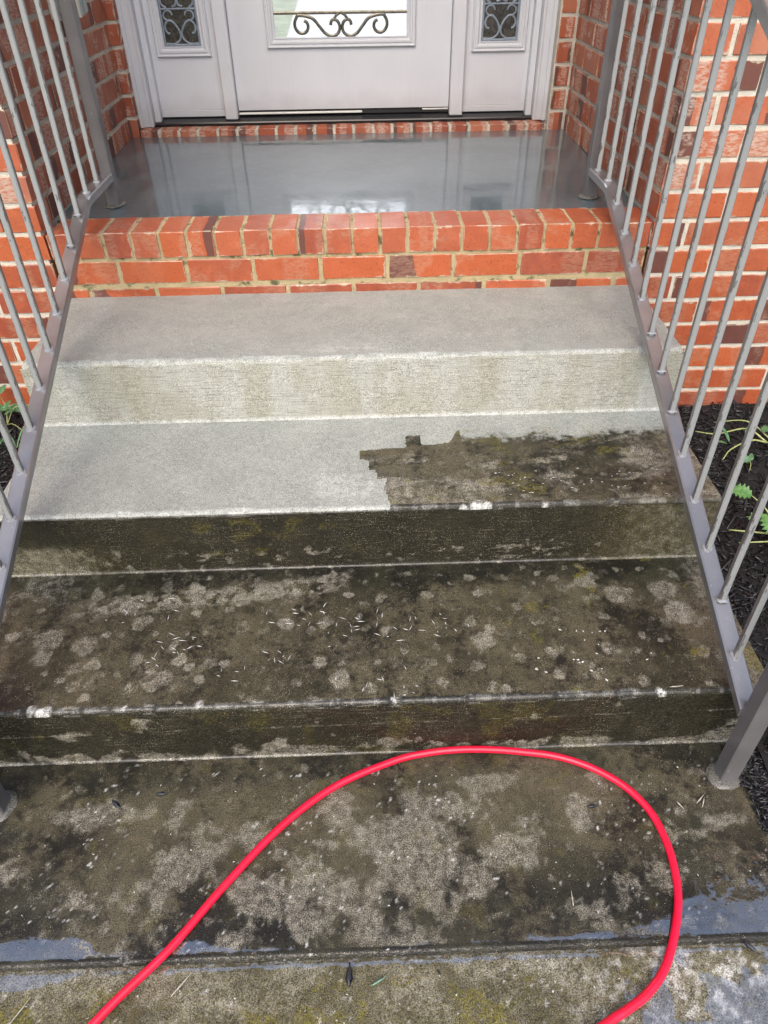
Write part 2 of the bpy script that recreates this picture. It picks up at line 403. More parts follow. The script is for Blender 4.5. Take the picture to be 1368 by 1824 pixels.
def vn(x, y, s):
    x = np.asarray(x, float); y = np.asarray(y, float)
    ix = np.floor(x); iy = np.floor(y); fx = x-ix; fy = y-iy
    fx = fx*fx*(3-2*fx); fy = fy*fy*(3-2*fy)
    a = h2(ix, iy, s); b = h2(ix+1, iy, s); c = h2(ix, iy+1, s); d = h2(ix+1, iy+1, s)
    return (a+(b-a)*fx)*(1-fy)+(c+(d-c)*fx)*fy
def fbm(x, y, s, sc, o=4):
    t = 0; a = 1; n = 0
    for k in range(o):
        t = t+a*vn(x*sc*2**k+17.3*k, y*sc*2**k+5.1*k, s+k); n += a; a *= .55
    return t/n
def sst(x, lo, hi):
    t = np.clip((x-lo)/(hi-lo), 0, 1); return t*t*(3-2*t)
def grid_mesh(name, X, Y, Z, attrs=None, smooth=True, caps=None):
    ny, nx = X.shape
    me = bpy.data.meshes.new(name)
    V = np.stack([X, Y, Z], -1).reshape(-1, 3)
    i = np.arange((ny-1)*(nx-1)); r = i//(nx-1); c = i % (nx-1); a = r*nx+c
    F = np.stack([a, a+1, a+nx+1, a+nx], -1)
    me.vertices.add(len(V)); me.vertices.foreach_set('co', V.ravel().astype(np.float32))
    me.loops.add(F.size); me.loops.foreach_set('vertex_index', F.ravel().astype(np.int32))
    me.polygons.add(len(F)); me.polygons.foreach_set('loop_start', (np.arange(len(F))*4).astype(np.int32))
    me.polygons.foreach_set('use_smooth', np.full(len(F), smooth))
    me.update(calc_edges=True)
    if attrs:
        for n, arr in attrs.items():
            at = me.attributes.new(n, 'FLOAT_COLOR', 'POINT'); at.data.foreach_set('color', arr.reshape(-1, 4).astype(np.float32).ravel())
    return me
def discs(x, y, lst, warp_seed, soft=.18):
    wx = (fbm(x, y, warp_seed, 45, 3)-.5)*.020; wy = (fbm(x, y, warp_seed+9, 45, 3)-.5)*.020
    m = np.zeros_like(x)
    for (cx, cy, r, a) in lst:
        d = np.hypot(x+wx-cx, y+wy-cy)/r
        m = np.maximum(m, a*(1-sst(d, 1-soft*1.4, 1+soft)))
    return m

# ------------------------------------------------------------------ dimensions
Z1, Z2, Z3, ZP = .1819, .3683, .5585, .7521
Y1, Y2, Y3 = -1.2597, -.8423, -.4353
SW = .885                                   # half width of the steps
YJ = -1.674                                 # joint between landing and walk
DX = .004
XS = np.linspace(-SW, SW, int(2*SW/DX)+1)

# ------------------------------------------------------------------ ground
lawn = link('lawn', mesh('lawn', [(-300, -300, -.12), (300, -300, -.12), (300, 300, -.12), (-300, 300, -.12)], [(0, 1, 2, 3)]), M_LAWN); tag(lawn, kind='structure')
drive = link('added_driveway', mesh('added_driveway', [(-2.3, -40, -.10), (9, -40, -.10), (9, -5.2, -.10), (-1.05, -5.2, -.10)], [(0, 1, 2, 3)]), M_DRIVE); tag(drive, kind='structure')  # unseen pale ground, added and widened to brighten the door glass reflection

# ------------------------------------------------------------------ concrete surfaces with weathering
BLOB1 = [(-0.718, -1.058, 0.036), (-0.629, -1.078, 0.032), (-0.715, -1.107, 0.028), (-0.629, -1.142, 0.022), (-0.594, -1.136, 0.019), (-0.517, -1.015, 0.022), (-0.554, -1.048, 0.013), (-0.47, -1.048, 0.011), (-0.333, -1.141, 0.019), (-0.351, -1.184, 0.015), (-0.498, -1.124, 0.023), (-0.453, -1.187, 0.027), (-0.43, -1.18, 0.024), (-0.403, -1.132, 0.018), (-0.619, -1.195, 0.018), (-0.585, -1.189, 0.015), (-0.593, -1.225, 0.015), (-0.656, -1.174, 0.01), (-0.498, -1.2, 0.012), (-0.301, -1.147, 0.015), (-0.174, -1.029, 0.019), (-0.097, -1.14, 0.013), (-0.043, -1.196, 0.025), (-0.003, -1.019, 0.011), (-0.113, -1.058, 0.01), (0.158, -1.158, 0.012), (0.177, -1.212, 0.015), (0.278, -1.099, 0.028), (0.256, -1.17, 0.018), (0.295, -1.066, 0.016), (0.306, -1.239, 0.012), (0.174, -1.111, 0.011), (0.553, -0.921, 0.025), (0.494, -0.938, 0.019), (0.543, -0.987, 0.017), (0.43, -1.137, 0.018), (0.551, -1.134, 0.017), (0.358, -1.15, 0.013), (0.512, -1.21, 0.012), (0.429, -1.2, 0.015), (0.622, -0.972, 0.034), (0.737, -0.958, 0.04), (0.752, -1.032, 0.039), (0.761, -1.151, 0.017), (0.782, -1.06, 0.02), (0.034, -1.153, 0.01), (-0.221, -0.936, 0.019), (-0.403, -0.91, 0.027), (-0.289, -0.943, 0.025), (-0.545, -0.951, 0.025), (-0.03, -0.945, 0.014), (0.081, -0.911, 0.011), (0.161, -0.953, 0.014)]
blob1 = [(x, y, r, .55+.4*random.random()) for x, y, r in BLOB1]
blob1 += [(random.uniform(-.85, .85), random.uniform(-1.25, -.86), random.uniform(.005, .017), random.uniform(.35, .85)) for _ in range(190)]
blob0 = [(random.uniform(-.85, .85), random.uniform(-1.66, -1.27), random.uniform(.004, .015), random.uniform(.3, .85)) for _ in range(420)]
blob2 = [(random.uniform(.1, .86), random.uniform(-.83, -.5), random.uniform(.005, .013), random.uniform(.15, .5)) for _ in range(60)]
POLY2 = [(.08, -.90), (.081, -.832), (.065, -.768), (.077, -.722), (.051, -.727), (.047, -.686), (.029, -.686), (.027, -.645), (.006, -.640), (.006, -.603), (.043, -.595), (.128, -.592), (.131, -.536), (.17, -.534), (.172, -.583), (.246, -.571), (.275, -.512), (.41, -.488), (.562, -.509), (.687, -.506), (.815, -.516), (.9, -.53), (.9, -.90)]
def in_poly(x, y, poly):
    r = np.zeros(x.shape, bool); n = len(poly)
    for i in range(n):
        x0, y0 = poly[i]; x1, y1 = poly[(i+1) % n]
        c = ((y0 > y) != (y1 > y)) & (x < (x1-x0)*(y-y0)/((y1-y0) or 1e-9)+x0)
        r ^= c
    return r
def pack(*ch): return np.stack([np.clip(c, 0, 1)+np.zeros_like(ch[0]) for c in ch], -1)

def make_step(k, y0, z0, z1, yb, parent):
    R = .011; prof = []; reg = []
    for a in np.linspace(0, math.pi/2, 5): prof.append((y0-.006+.006*math.sin(a), z0+.0007+.006*(1-math.cos(a)))); reg.append(0)
    for z in np.linspace(z0+.013, z1-R-.002, int((z1-R-z0)/.004)): prof.append((y0, z)); reg.append(1)
    for a in np.linspace(0, math.pi/2, 6): prof.append((y0+R-R*math.cos(a), z1-R+R*math.sin(a))); reg.append(2)
    for y in np.linspace(y0+R+.004, yb+.004, int((yb-y0)/.004)): prof.append((y, z1)); reg.append(3)
    prof = np.array(prof); reg = np.array(reg)
    X, S = np.meshgrid(XS, np.arange(len(prof))); PY = prof[S, 0]; PZ = prof[S, 1]; RG = reg[S]
    n1 = fbm(X, PY+PZ, 30+k, 10, 5); n2 = fbm(X, PY-PZ, 50+k, 60, 3); n3 = fbm(X*3, (PY+PZ)*1.0, 70+k, 4, 4)
    o = np.zeros_like(X); dirt = o.copy(); pale = o.copy(); moss = o.copy(); dark = o.copy(); white = o.copy(); wet = o+.5
    tr = RG == 3; ri = RG <= 1; no = RG == 2
    if k == 3:
        dirt = .10+.16*(n1-.4); wet = np.where(tr, .55+.3*n1, .25)
        dirt = np.where(ri, .10+.12*sst(n3, .5, .75), dirt)
        white = np.where(no, .28*sst(n2, .35, .6), 0)+np.where(RG == 0, .45, 0)  # worn pale nosing; wet sky reflection on the foot fillet painted white
        moss = np.where(ri, .18*sst(fbm(X*1.5, PZ*.5, 5, 9, 3), .60, .8)+.22*np.exp(-((X+.62)/.035)**2), 0)
        pale = np.where(tr, .15*n1, 0)
        damp_glare = np.exp(-((X+.02)/.085)**4-((PY+.385)/.022)**2)*sst(n2, .25, .6)  # wet reflection near the front of the tread, painted in as white
        white = np.maximum(white, np.where(tr, .42*damp_glare, 0))
    if k == 2:
        jx = (fbm(X, PY, 3, 120, 2)-.5)*.006
        inside = in_poly(X+jx, PY+jx, POLY2).astype(float)
        edge = sst(PY+.06*(n1-.5)*2, -.50, -.575)                  # soft fade towards the riser
        patch = sst(n1+.5*(-.50-PY)/.1, .45, .62)
        back = sst(-PY+.07*(n1-.5)+.03*(n2-.5), .49, .60)
        ins = inside*np.where(X > .28, .34+.66*back, 1)
        dirt = np.where(tr, np.where(ins > 0, ins*(.72+.3*n1), .08+.12*(n1-.4)), 0)
        streak = fbm(X*.8+PY*1.6, PY*3.2-X*.9, 77, 9, 4)
        dark = np.where(tr, .22+1.0*(n3-.45)+.28*sst(X, .18, .5)-.25*sst(-PY, .76, .83)-.3*sst(X, .62, .8)+1.0*(streak-.5), 0)
        pale = np.where(tr, ins*(discs(X, PY, blob2, 21)+.38*sst(n1, .40, .62)+.25*sst(-PY, .72, .82)*(1-sst(X, .2, .55))+.45*sst(streak, .52, .68)+.40*sst(X, .60, .80)), 0)
        moss = np.where(tr, ins*(.9*sst(fbm(X*.6, PY*2, 8, 22, 3), .60, .72)*sst(PY, -.70, -.58)+.6*sst(fbm(X, PY, 9, 16, 3), .66, .74)), 0)
        lft = sst(-X, .52, .75)*sst(z0+.115-PZ, 0, .05); rgt = sst(X, .50, .78)*.75
        rdirt = 1.0-.12*np.clip(lft, 0, 1)-rgt*.40
        dirt = np.where(ri | no, rdirt, dirt)
        dark = np.where(ri | no, .72+.6*(n3-.5)-1.1*rgt, dark)
        moss = np.where(ri, .35*lft+.35*rgt+.4*sst(fbm(X, PZ, 12, 25, 3), .64, .74)*sst(-np.abs(X+.25), -.35, -.05), moss)
        pale = np.where(ri, np.maximum(.78*lft+.75*rgt, .62*sst(fbm(X, PZ*1.5, 31, 40, 4), .55, .68)*sst(z0+.12-PZ, 0, .07)), pale)
        clean_n = (X < .08)
        dirt = np.where(no & (PZ > z1-.006) & clean_n, .12, dirt); white = np.where(no & (PZ > z1-.009), np.where(clean_n, .28, .03+.16*sst(n2, .5, .65)), white)
        white = np.maximum(white, discs(X, PY, [(.284, -.846, .019, .9), (.31, -.842, .010, .8), (.255, -.845, .008, .7), (.451, -.846, .012, .6)], 2)*np.where(tr | no, 1, 0))
        wet = np.where(tr, .5+.35*ins, .45)
        damp_glare = sst(X, -.115, -.095)*sst(-X, -.05, -.03)*sst(PY, -.80, -.785)*sst(-PY, .695, .71)*(1-inside)  # pale sheen of a wet patch, painted into the colour
        white = np.maximum(white, np.where(tr, .30*damp_glare*sst(n2, .15, .5), 0))
    if k == 1:
        band = np.exp(-((PY+.93-.10*(X+.3)*(X < 0))/.038)**2)*sst(-X, -.05, .12)*sst(X, -.78, -.55)
        leftlight = sst(-X, .60, .78)*sst(PY, -1.16, -1.0)
        rightl = sst(X, .60, .74)*sst(PY, -1.03, -.93)
        dirt = np.where(tr, .90+.35*(n1-.5), .95)
        pale = np.where(tr, np.maximum(discs(X, PY, blob1, 40), .95*band*sst(n2, .25, .5)+.55*leftlight*sst(n1, .3, .6)+.6*rightl*sst(n1, .35, .6)+.55*sst(X, .79, .83)), 0)
        pale = np.maximum(pale, np.where(tr, .36*sst(n2+.5*(n1-.5), .45, .72), 0))
        dark = np.where(tr, .32+1.1*(n3-.48)+.55*sst(PY, -.96, -.87)*(1-band)+.5*np.exp(-(((X-.68+.5*(PY+1.1))/.05)**2))*sst(-PY, .98, 1.05)*(X > .5), .78+.5*(n3-.5))
        moss = np.where(tr, .9*sst(fbm(X, PY, 13, 20, 3), .70, .76)*sst(X, .2, .5)+.8*sst(X, .80, .84)*sst(n1, .45, .6), 0)
        lline = np.exp(-((PZ-z0-.105-.012*(X+.3))/.004)**2)
        pale = np.where(ri, .55*lline*sst(n1, .3, .6)+.75*sst(fbm(X, PZ*1.2, 33, 17, 4)+.35*sst(z0+.06-PZ, 0, .05), .62, .80), pale)
        moss = np.where(ri, .3*sst(fbm(X, PZ, 15, 14, 3), .62, .75), moss)
        white = np.where(no & (PZ > z1-.006), .02+.14*sst(n2, .52, .65), 0)
        white = np.maximum(white, discs(X, PY, [(-.664, -1.252, .014, .9), (-.69, -1.25, .010, .6), (.067, -1.252, .007, .5), (-.34, -1.249, .009, .6), (.633, -1.252, .010, .8), (-.5, -1.251, .005, .6)], 4)*np.where(tr | no, 1, 0))
        wet = o+.75
    fil = (RG == 0)
    if k < 3: dirt = np.where(fil, .95, dirt); white = np.where(fil, .04*sst(n2, .4, .6), white)  # faint white on the foot fillet: its wet sky reflection painted in
    pud = o
    sheen = (fil & (k < 3)) | (no & (k <= 2) & (PZ > z1-.004) & ((X > .08) | (k == 1))); wet = np.where(sheen, 1., np.minimum(wet, .85))
    # small relief along the surface
    rel = (fbm(X, PY+PZ, 90+k, 14, 4)-.5)*.0022+(fbm(X, PY+PZ, 95+k, 120, 2)-.5)*.0007
    chip = np.where(no, sst(fbm(X, X*0, 60+k, 18, 4), .56, .72)*.0045, 0)
    ez = np.where(tr, rel, 0)-chip*.7; ey = np.where(RG == 1, -rel*1.3, 0)+chip*.6
    edge = sst(np.abs(X), SW-.010, SW)
    Xo = X-np.sign(X)*np.where(RG >= 2, .004*edge, 0); ez = ez-np.where(RG >= 2, .006*edge**2, 0)
    me = grid_mesh('step', Xo, PY+ey, PZ+ez, {'ca': pack(dirt, pale, moss, pud), 'cb': pack(dark, white, wet, o+1)})
    st = link('step', me, M_CON, parent)
    # side cheeks
    for sgn, j in ((-1, 0), (1, len(XS)-1)):
        pts = [(Xo[i, j], (PY+ey)[i, j], (PZ+ez)[i, j]) for i in range(5, len(prof))]
        pts += [(sgn*SW, yb+.004, -.05), (sgn*SW, y0, -.05)]
        f = tuple(range(len(pts)))
        cm = mesh('cheek', pts, [f if sgn > 0 else f[::-1]])
        for nme, val in (('ca', (.32, .1, .15, 0)), ('cb', (.3, .1, .4, 1))):
            at = cm.attributes.new(nme, 'FLOAT_COLOR', 'POINT'); at.data.foreach_set('color', np.tile(val, len(pts)).astype(np.float32))
        link('cheek', cm, M_CON, st)
    return st
steps = empty('front_steps', (0, Y1, 0)); tag(steps, 'grey concrete front steps, upper ones washed clean, lower ones black with algae', 'steps')
for a in ((1, Y1, 0., Z1, Y2), (2, Y2, Z1, Z2, Y3), (3, Y3, Z2, Z3, 0.)):
    s_ = make_step(*a, steps)
    s_.matrix_parent_inverse = Matrix.Translation((0, -Y1, 0))
    s_['label'] = ['', 'lowest step, black algae with round lichen spots', 'middle step, half washed with a stepped dirty patch', 'top step washed pale grey'][a[0]]

PUD = [(-1.0, -1.62), (-0.676, -1.622), (-0.614, -1.623), (-0.52, -1.626), (-0.5, -1.644), (-0.463, -1.65), (-0.385, -1.655), (-0.377, -1.646), (-0.312, -1.634), (-0.258, -1.652), (-0.186, -1.657), (-0.053, -1.661), (0.05, -1.660), (0.255, -1.659), (0.361, -1.651), (0.415, -1.643), (0.465, -1.65), (0.518, -1.632), (0.568, -1.624), (0.609, -1.598), (0.7, -1.589), (0.768, -1.595), (1., -1.6)]
def landing():
    xs = np.linspace(-.90, .90, 451); ys = np.concatenate([np.linspace(YJ+.0008, YJ+.010, 6), np.linspace(YJ+.013, Y1+.01, 105)])
    X, Y = np.meshgrid(xs, ys)
    n1 = fbm(X, Y, 101, 7, 5); n2 = fbm(X, Y, 105, 55, 4); n3 = fbm(X, Y, 110, 3.2, 4); n4 = fbm(X, Y, 115, 18, 5)
    back = sst(Y, -1.36, -1.28)
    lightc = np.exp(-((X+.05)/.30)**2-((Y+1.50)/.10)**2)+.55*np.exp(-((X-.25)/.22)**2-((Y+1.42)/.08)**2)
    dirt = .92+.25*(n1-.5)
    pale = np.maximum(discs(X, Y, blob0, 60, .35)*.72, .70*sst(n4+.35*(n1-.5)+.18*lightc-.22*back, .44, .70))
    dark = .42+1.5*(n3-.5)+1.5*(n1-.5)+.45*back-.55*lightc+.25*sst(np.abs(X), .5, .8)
    moss = .25*sst(fbm(X, Y, 120, 20, 3), .70, .78)
    px, py = zip(*PUD); bnd = np.interp(X, px, py)+(fbm(X, Y, 130, 30, 4)-.5)*.022
    pud = sst(bnd-Y, -.007, .009)
    rdrop = sst(X, .55, .70)*sst(-Y, 1.44, 1.60)
    pud = np.maximum(pud, rdrop*sst(fbm(X, Y, 140, 75, 3), .62-.10*rdrop, .68-.10*rdrop)*.8)
    white = .8*sst(fbm(X, Y, 150, 150, 2), .80, .86)*sst(n1, .4, .6)+.35*sst(X, .80, .86)*sst(n2, .4, .6)
    e = np.clip((Y-YJ)/.011, 0, 1)
    lip = 1-sst(Y-.006*(fbm(X, Y, 165, 40, 3)-.5), YJ+.013, YJ+.016); pud = pud*(1-lip); dark = dark+.8*lip; pale = pale*(1-.8*lip)
    Z = (fbm(X, Y, 160, 10, 4)-.5)*.0022*(1-pud)-.0085*(1-e)**2.2
    me = grid_mesh('landing', X, Y, Z, {'ca': pack(dirt, pale, moss, pud), 'cb': pack(dark, white, .75+0*X, 1+0*X)})
    # skirt down into the joint and the sides
    l = link('landing', me, M_CON); tag(l, 'dark algae stained concrete landing with a puddle along its front edge', kind='structure')
    for nm, lo, hi in (('slab_edge', (-.895, YJ+.006, -.11), (.895, Y1, -.008)),):
        b_ = box(nm, lo, hi, M_GAP, l)
    return l
landing()
def walk():
    xs = np.linspace(-.90, .90, 451); ys = np.concatenate([np.linspace(-2.05, YJ-.018, 92), np.linspace(YJ-.014, YJ+.0015, 6)])
    X, Y = np.meshgrid(xs, ys)
    n1 = fbm(X, Y, 201, 9, 5); n2 = fbm(X, Y, 205, 60, 4)
    dirt = .85+.22*(n1-.5); pale = .42+.32*sst(n1, .4, .65); dark = .02+.5*(n1-.5)
    moss = .30+1.0*sst(fbm(X, Y, 210, 17, 3), .60, .66)*sst(-Y, 1.70, 1.73)
    th = YJ-.011-.022*sst(-X, .50, .62)
    pud = sst(Y-th-(fbm(X, Y, 220, 40, 3)-.5)*.012, -.001, .001)
    rp = fbm(X, Y, 230, 16, 5)
    pr = sst(rp+.50*sst(X, .30, .78)+.30*sst(-Y, 1.72, 1.84)*sst(X, .15, .5)-.2*np.exp(-((X-.62)/.10)**2-((Y+1.70)/.05)**2), .79, .93)
    pud = np.maximum(pud, pr)
    white = .6*sst(n2+.3*(n1-.5), .50, .70)*sst(X, .15, .7)+.4*sst(fbm(X, Y, 240, 110, 2), .80, .86)
    e = np.clip((YJ-Y)/.012, 0, 1)
    Z = -.0085+(fbm(X, Y, 250, 12, 4)-.5)*.003*(1-pud)-.0005*(1-e)**2
    me = grid_mesh('walkway', X, Y, Z, {'ca': pack(dirt, pale, moss, pud), 'cb': pack(dark, white, .5+0*X, 1+0*X)})
    l = link('walkway', me, M_CON); tag(l, 'brown speckled concrete walkway with yellow moss spots', kind='structure')
    box('slab_edge', (-.895, -5.3, -.13), (.895, YJ-.006, -.014), M_DRIVE, l)
walk()

# ------------------------------------------------------------------ brick house
house = empty('brick_house', (0, 1.2, 0)); tag(house, 'red brick house front with a recessed entry porch and grey door', 'house')
HI = Matrix.Translation((0, -1.2, 0))
def part(o, parent=house):
    o.parent = parent
    if parent is house: o.matrix_parent_inverse = HI
    return o
CP = .0822                                   # course pitch
BRICKS = []                                  # (wall, location, angle, length, height, depth, material)
def brick_row(wall, p0, ang, spans, zc, h, depth, mat):
    c, s = math.cos(ang), math.sin(ang)
    for (u0, u1) in spans:
        u = (u0+u1)/2; L = u1-u0
        if L < .025: continue
        # centre of front face in plan -> centre of the brick body
        x = p0[0]+c*u-s*(depth/2); y = p0[1]+s*u+c*(depth/2)
        BRICKS.append((wall, (x, y, zc), ang, round(L, 3), h, depth, mat))
def spans(u0, u1, start, pitch=.203, j=.012):
    out = []; a = start
    while a < u1:
        lo, hi = max(a+j/2, u0), min(a+pitch-j/2, u1)
        if lo-u0 < .02: lo = u0
        if u1-hi < .02: hi = u1
        if hi-lo > .025: out.append((lo, hi))
        a += pitch
    return out
def wall_box(name, lo, hi, mat):
    return part(box(name, lo, hi, mat, None, .001))
TOPZ = 3.38
# front walls either side of the porch
XL, XR = -.906, .898
w_r = wall_box('wall', (XR+.007, .0035, -.1), (2.7, .22, TOPZ), M_MOR)
w_l = wall_box('wall', (-2.7, .0035, -.1), (XL-.007, .22, TOPZ), M_MOR)
zk = [ZP+CP*(i+.5) for i in range(-9, 32)]
for i, zc in enumerate(zk):
    odd = (i % 2)
    mt = M_BRK_WET if zc < .80 else M_BRK
    st = -.203 if odd else -.1015
    brick_row(w_r, (XR, 0), 0, [(max(a, 0), b) for a, b in spans(0, 1.79, st)], zc, .070, .10, mt)
    brick_row(w_l, (XL-1.79, 0), 0, spans(0, 1.79, 1.79-.203*10+(.1015 if odd else 0)), zc, .070, .10, mt)
# porch side walls (run back from the front corner)
def side_wall(xf, xb, ang, sign):
    Ls = 1.18
    wall = part(link('wall', mesh('wall', [(xf-sign*.0045, .015, .70), (xb-sign*.0045, 1.30, .70), (xb-sign*.0045, 1.30, 3.3), (xf-sign*.0045, .015, 3.3),
                 (xf-sign*.21, .015, .70), (xb-sign*.21, 1.30, .70), (xb-sign*.21, 1.30, 3.3), (xf-sign*.21, .015, 3.3)],
                 [(0, 1, 2, 3), (5, 4, 7, 6), (0, 4, 5, 1), (3, 2, 6, 7), (1, 5, 6, 2), (4, 0, 3, 7)]), M_MOR_IN))
    a = math.atan2(1.18, xb-xf) if sign > 0 else math.atan2(-1.18, xf-xb)
    p0 = (xf, 0) if sign > 0 else (xb, 1.18)
    for i in range(9, 41):
        zc = zk[i]; odd = i % 2
        sp = [(max(q, .112), r) for q, r in spans(.112, Ls-.002, .1015 if odd else 0.)]
        if sign < 0: sp = [(Ls-r, Ls-q) for q, r in sp]
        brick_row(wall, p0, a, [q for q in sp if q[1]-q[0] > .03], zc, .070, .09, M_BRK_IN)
    return wall
side_wall(XL, -.928, 0, 1); side_wall(XR, .889, 0, -1)
# brick wall behind the door unit: narrow returns either side and the head above
YD = 1.178
w_d = wall_box('wall', (-1.05, YD+.0045, .70), (-.893, 1.40, 3.3), M_MOR_IN)
w_e = wall_box('wall', (.818, YD+.0045, .70), (1.05, 1.40, 3.3), M_MOR_IN)
w_h = wall_box('wall', (-.892, YD+.0045, 2.98), (.817, 1.40, 3.3), M_MOR_IN)
for i in range(9, 40):
    zc = zk[i]
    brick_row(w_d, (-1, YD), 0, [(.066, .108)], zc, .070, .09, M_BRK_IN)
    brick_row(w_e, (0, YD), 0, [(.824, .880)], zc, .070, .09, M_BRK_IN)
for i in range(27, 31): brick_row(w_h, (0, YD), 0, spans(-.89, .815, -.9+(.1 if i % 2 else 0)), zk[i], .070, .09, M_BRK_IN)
# brick step below the porch: clipped course, stretcher course, rowlock
w_s = wall_box('wall', (XL+.01, .0030, .40), (XR-.006, .150, ZP-.0032), M_MOR_STEP)
brick_row(w_s, (0, 0), 0, spans(XL+.012, XR-.012, -.203*5-.003), .5585+.0065, .035, .10, M_BRK_WET)
brick_row(w_s, (0, 0), 0, spans(XL+.012, XR-.012, -.1015-.203*4), .6335, .068, .10, M_BRK_WET)
for i in range(-11, 11):
    u = (i+.5)*.0819+.0; jit = random.uniform(-.0025, .0025)
    brick_row(w_s, (0, -.002+random.uniform(-.002, .001)), 0, [(u-.0366+jit*.5, u+.0366+jit*.5)], ZP-.0378+random.uniform(-.0008, .0005), .074, .148, M_BRK_WET)
# rowlock sill below the door
w_t = wall_box('wall', (-.886, YD+.0035, .70), (.814, 1.272, .7835), M_MOR_IN)
for i in range(-11, 11):
    u = (i+.5)*.0812+.003
    if -.885 < u < .84: brick_row(w_t, (0, YD), 0, [(u-.0345, u+.0345)], .752, .070, .093, M_BRK_IN)

_bc = {}
def brick_mesh(L, H, D, var, mat):
    key = (L, H, D, var, mat.name)
    if key in _bc: return _bc[key]
    rr = random.Random(hash((L, H, D, var)) & 0xffff)
    V, F = bbox_vf(L, D, H, .0020)
    V = V+np.array([[rr.uniform(-.0016, .0016) for _ in range(3)] for _ in V])
    me = mesh('brick', V, F)
    brick_uv(me, V, F, L, H, D)
    me.materials.append(mat); _bc[key] = me
    return me
def brick_uvs(V, F, L, H, D):
    uv = []
    for f in F:
        P = V[list(f)]; n = np.cross(P[1]-P[0], P[2]-P[0]); a = np.argmax(np.abs(n))
        for p in P:
            if a == 1: uv.append((p[0]/L+.5, p[2]/H+.5))
            elif a == 2: uv.append((p[0]/L+.5, p[1]/D+.5))
            else: uv.append((p[1]/D+.5, p[2]/H+.5))
    return uv
def brick_uv(me, V, F, L, H, D, rnd=None):
    ul = me.uv_layers.new(name='UVMap'); ul.data.foreach_set('uv', np.array(brick_uvs(V, F, L, H, D), np.float32).ravel())
    at = me.attributes.new('bdim', 'FLOAT_VECTOR', 'POINT'); at.data.foreach_set('vector', np.tile((L, H, D), len(V)).astype(np.float32))
vis = []
for i, b in enumerate(BRICKS):
    wv = in_view(b[1], 30)
    if wv and b[1][2] < 1.6: vis.append((wv/ (b[3]*b[4])**.5, i))
vis.sort(); single = set(i for _, i in vis[:300])
rest = {}
for i, b in enumerate(BRICKS):
    wall, loc, ang, L, H, D, mt = b
    if i in single:
        o = bpy.data.objects.new('brick', brick_mesh(L, H, D, i % 5, mt)); COL.objects.link(o)
        o.parent = wall; o.matrix_parent_inverse = HI
        o.matrix_parent_inverse = Matrix.Identity(4)
        o.location = loc; o.rotation_euler = (random.uniform(-.006, .006), random.uniform(-.008, .008), ang+random.uniform(-.006, .006))
    else: rest.setdefault((wall.name, mt.name), []).append(b)
for (wn_, mn), L_ in rest.items():
    Vs = []; Fs = []; UV = []; RN = []; BD = []; k = 0
    for (_, loc, ang, L, H, D, mt) in L_:
        V, F = bbox_vf(L, D, H, .0032); V = V+RNG.uniform(-.0015, .0015, V.shape); UV += brick_uvs(V, F, L, H, D)
        c, s = math.cos(ang), math.sin(ang); R = np.array([[c, s, 0], [-s, c, 0], [0, 0, 1]])
        Vs.append(V@R+np.array(loc)); Fs += [[v+k for v in f] for f in F]; k += len(V)
        RN += [random.random()]*len(V); BD += [(L, H, D)]*len(V)
    me = mesh('brickwork', np.concatenate(Vs), Fs)
    me.uv_layers.new(name='UVMap').data.foreach_set('uv', np.array(UV, np.float32).ravel())
    me.attributes.new('bdim', 'FLOAT_VECTOR', 'POINT').data.foreach_set('vector', np.array(BD, np.float32).ravel())
    me.attributes.new('rnd', 'FLOAT', 'POINT').data.foreach_set('value', np.array(RN, np.float32))
    o = link('brickwork', me, bpy.data.materials[mn], bpy.data.objects[wn_]); o['kind'] = 'stuff'

# porch ceiling and roof edge
part(box('porch_ceiling', (-1.1, .10, 3.30), (1.1, 1.45, 3.36), M_CEIL))
rf = part(link('roof', mesh('roof', [(-2.9, -.16, 3.40), (2.9, -.16, 3.40), (2.9, 3.4, 5.0), (-2.9, 3.4, 5.0), (-2.9, -.16, 3.52), (2.9, -.16, 3.52), (2.9, 3.4, 5.12), (-2.9, 3.4, 5.12)],
     [(3, 2, 1, 0), (4, 5, 6, 7), (0, 1, 5, 4), (2, 3, 7, 6), (1, 2, 6, 5), (3, 0, 4, 7)]), M_ROOF))
# porch floor
pf = link('porch_floor', grid_mesh('porch_floor', *[a for a in (lambda X, Y: (X, Y, ZP-.006+(Y-.147)*.0155+(fbm(X, Y, 300, 5, 3)-.5)*.0012))(*np.meshgrid(np.linspace(-.93, .9, 60), np.linspace(.143, 1.19, 40)))]), M_PORCH)
tag(pf, 'wet smooth grey concrete porch floor reflecting the door', kind='structure')
box('slab_edge', (-.93, .152, .4), (.9, 1.19, ZP-.012), M_GAP, pf)

# ------------------------------------------------------------------ door unit
def pbox(name, lo, hi, mat, parent, b=.003):
    o = box(name, lo, hi, mat, None, b); o.parent = parent
    return o
unit = part(empty('door_frame', (0, 0, 0))); unit.matrix_parent_inverse = HI
TZ = 2.88
for s, xo, xi in ((-1, -.894, -.838), (1, .818, .764)):
    lo, hi = min(xo, xi), max(xo, xi)
    pbox('casing', (lo, 1.232, .789), (hi, 1.30, TZ+.05), M_DOOR, unit)
    xm = xo-s*.018
    pbox('casing_bead', (min(xo, xm), 1.222, .7885), (max(xo, xm), 1.2315, TZ+.05), M_DOOR, unit, .004)
    pbox('casing_bead', (min(xi, xi+s*.010), 1.226, .7895), (max(xi, xi+s*.010), 1.2315, TZ+.05), M_DOOR, unit, .003)
    xj = xi-s*.026
    pbox('jamb', (min(xi-s*.0005, xj), 1.268, .800), (max(xi-s*.0005, xj), 1.40, TZ), M_DOOR, unit)
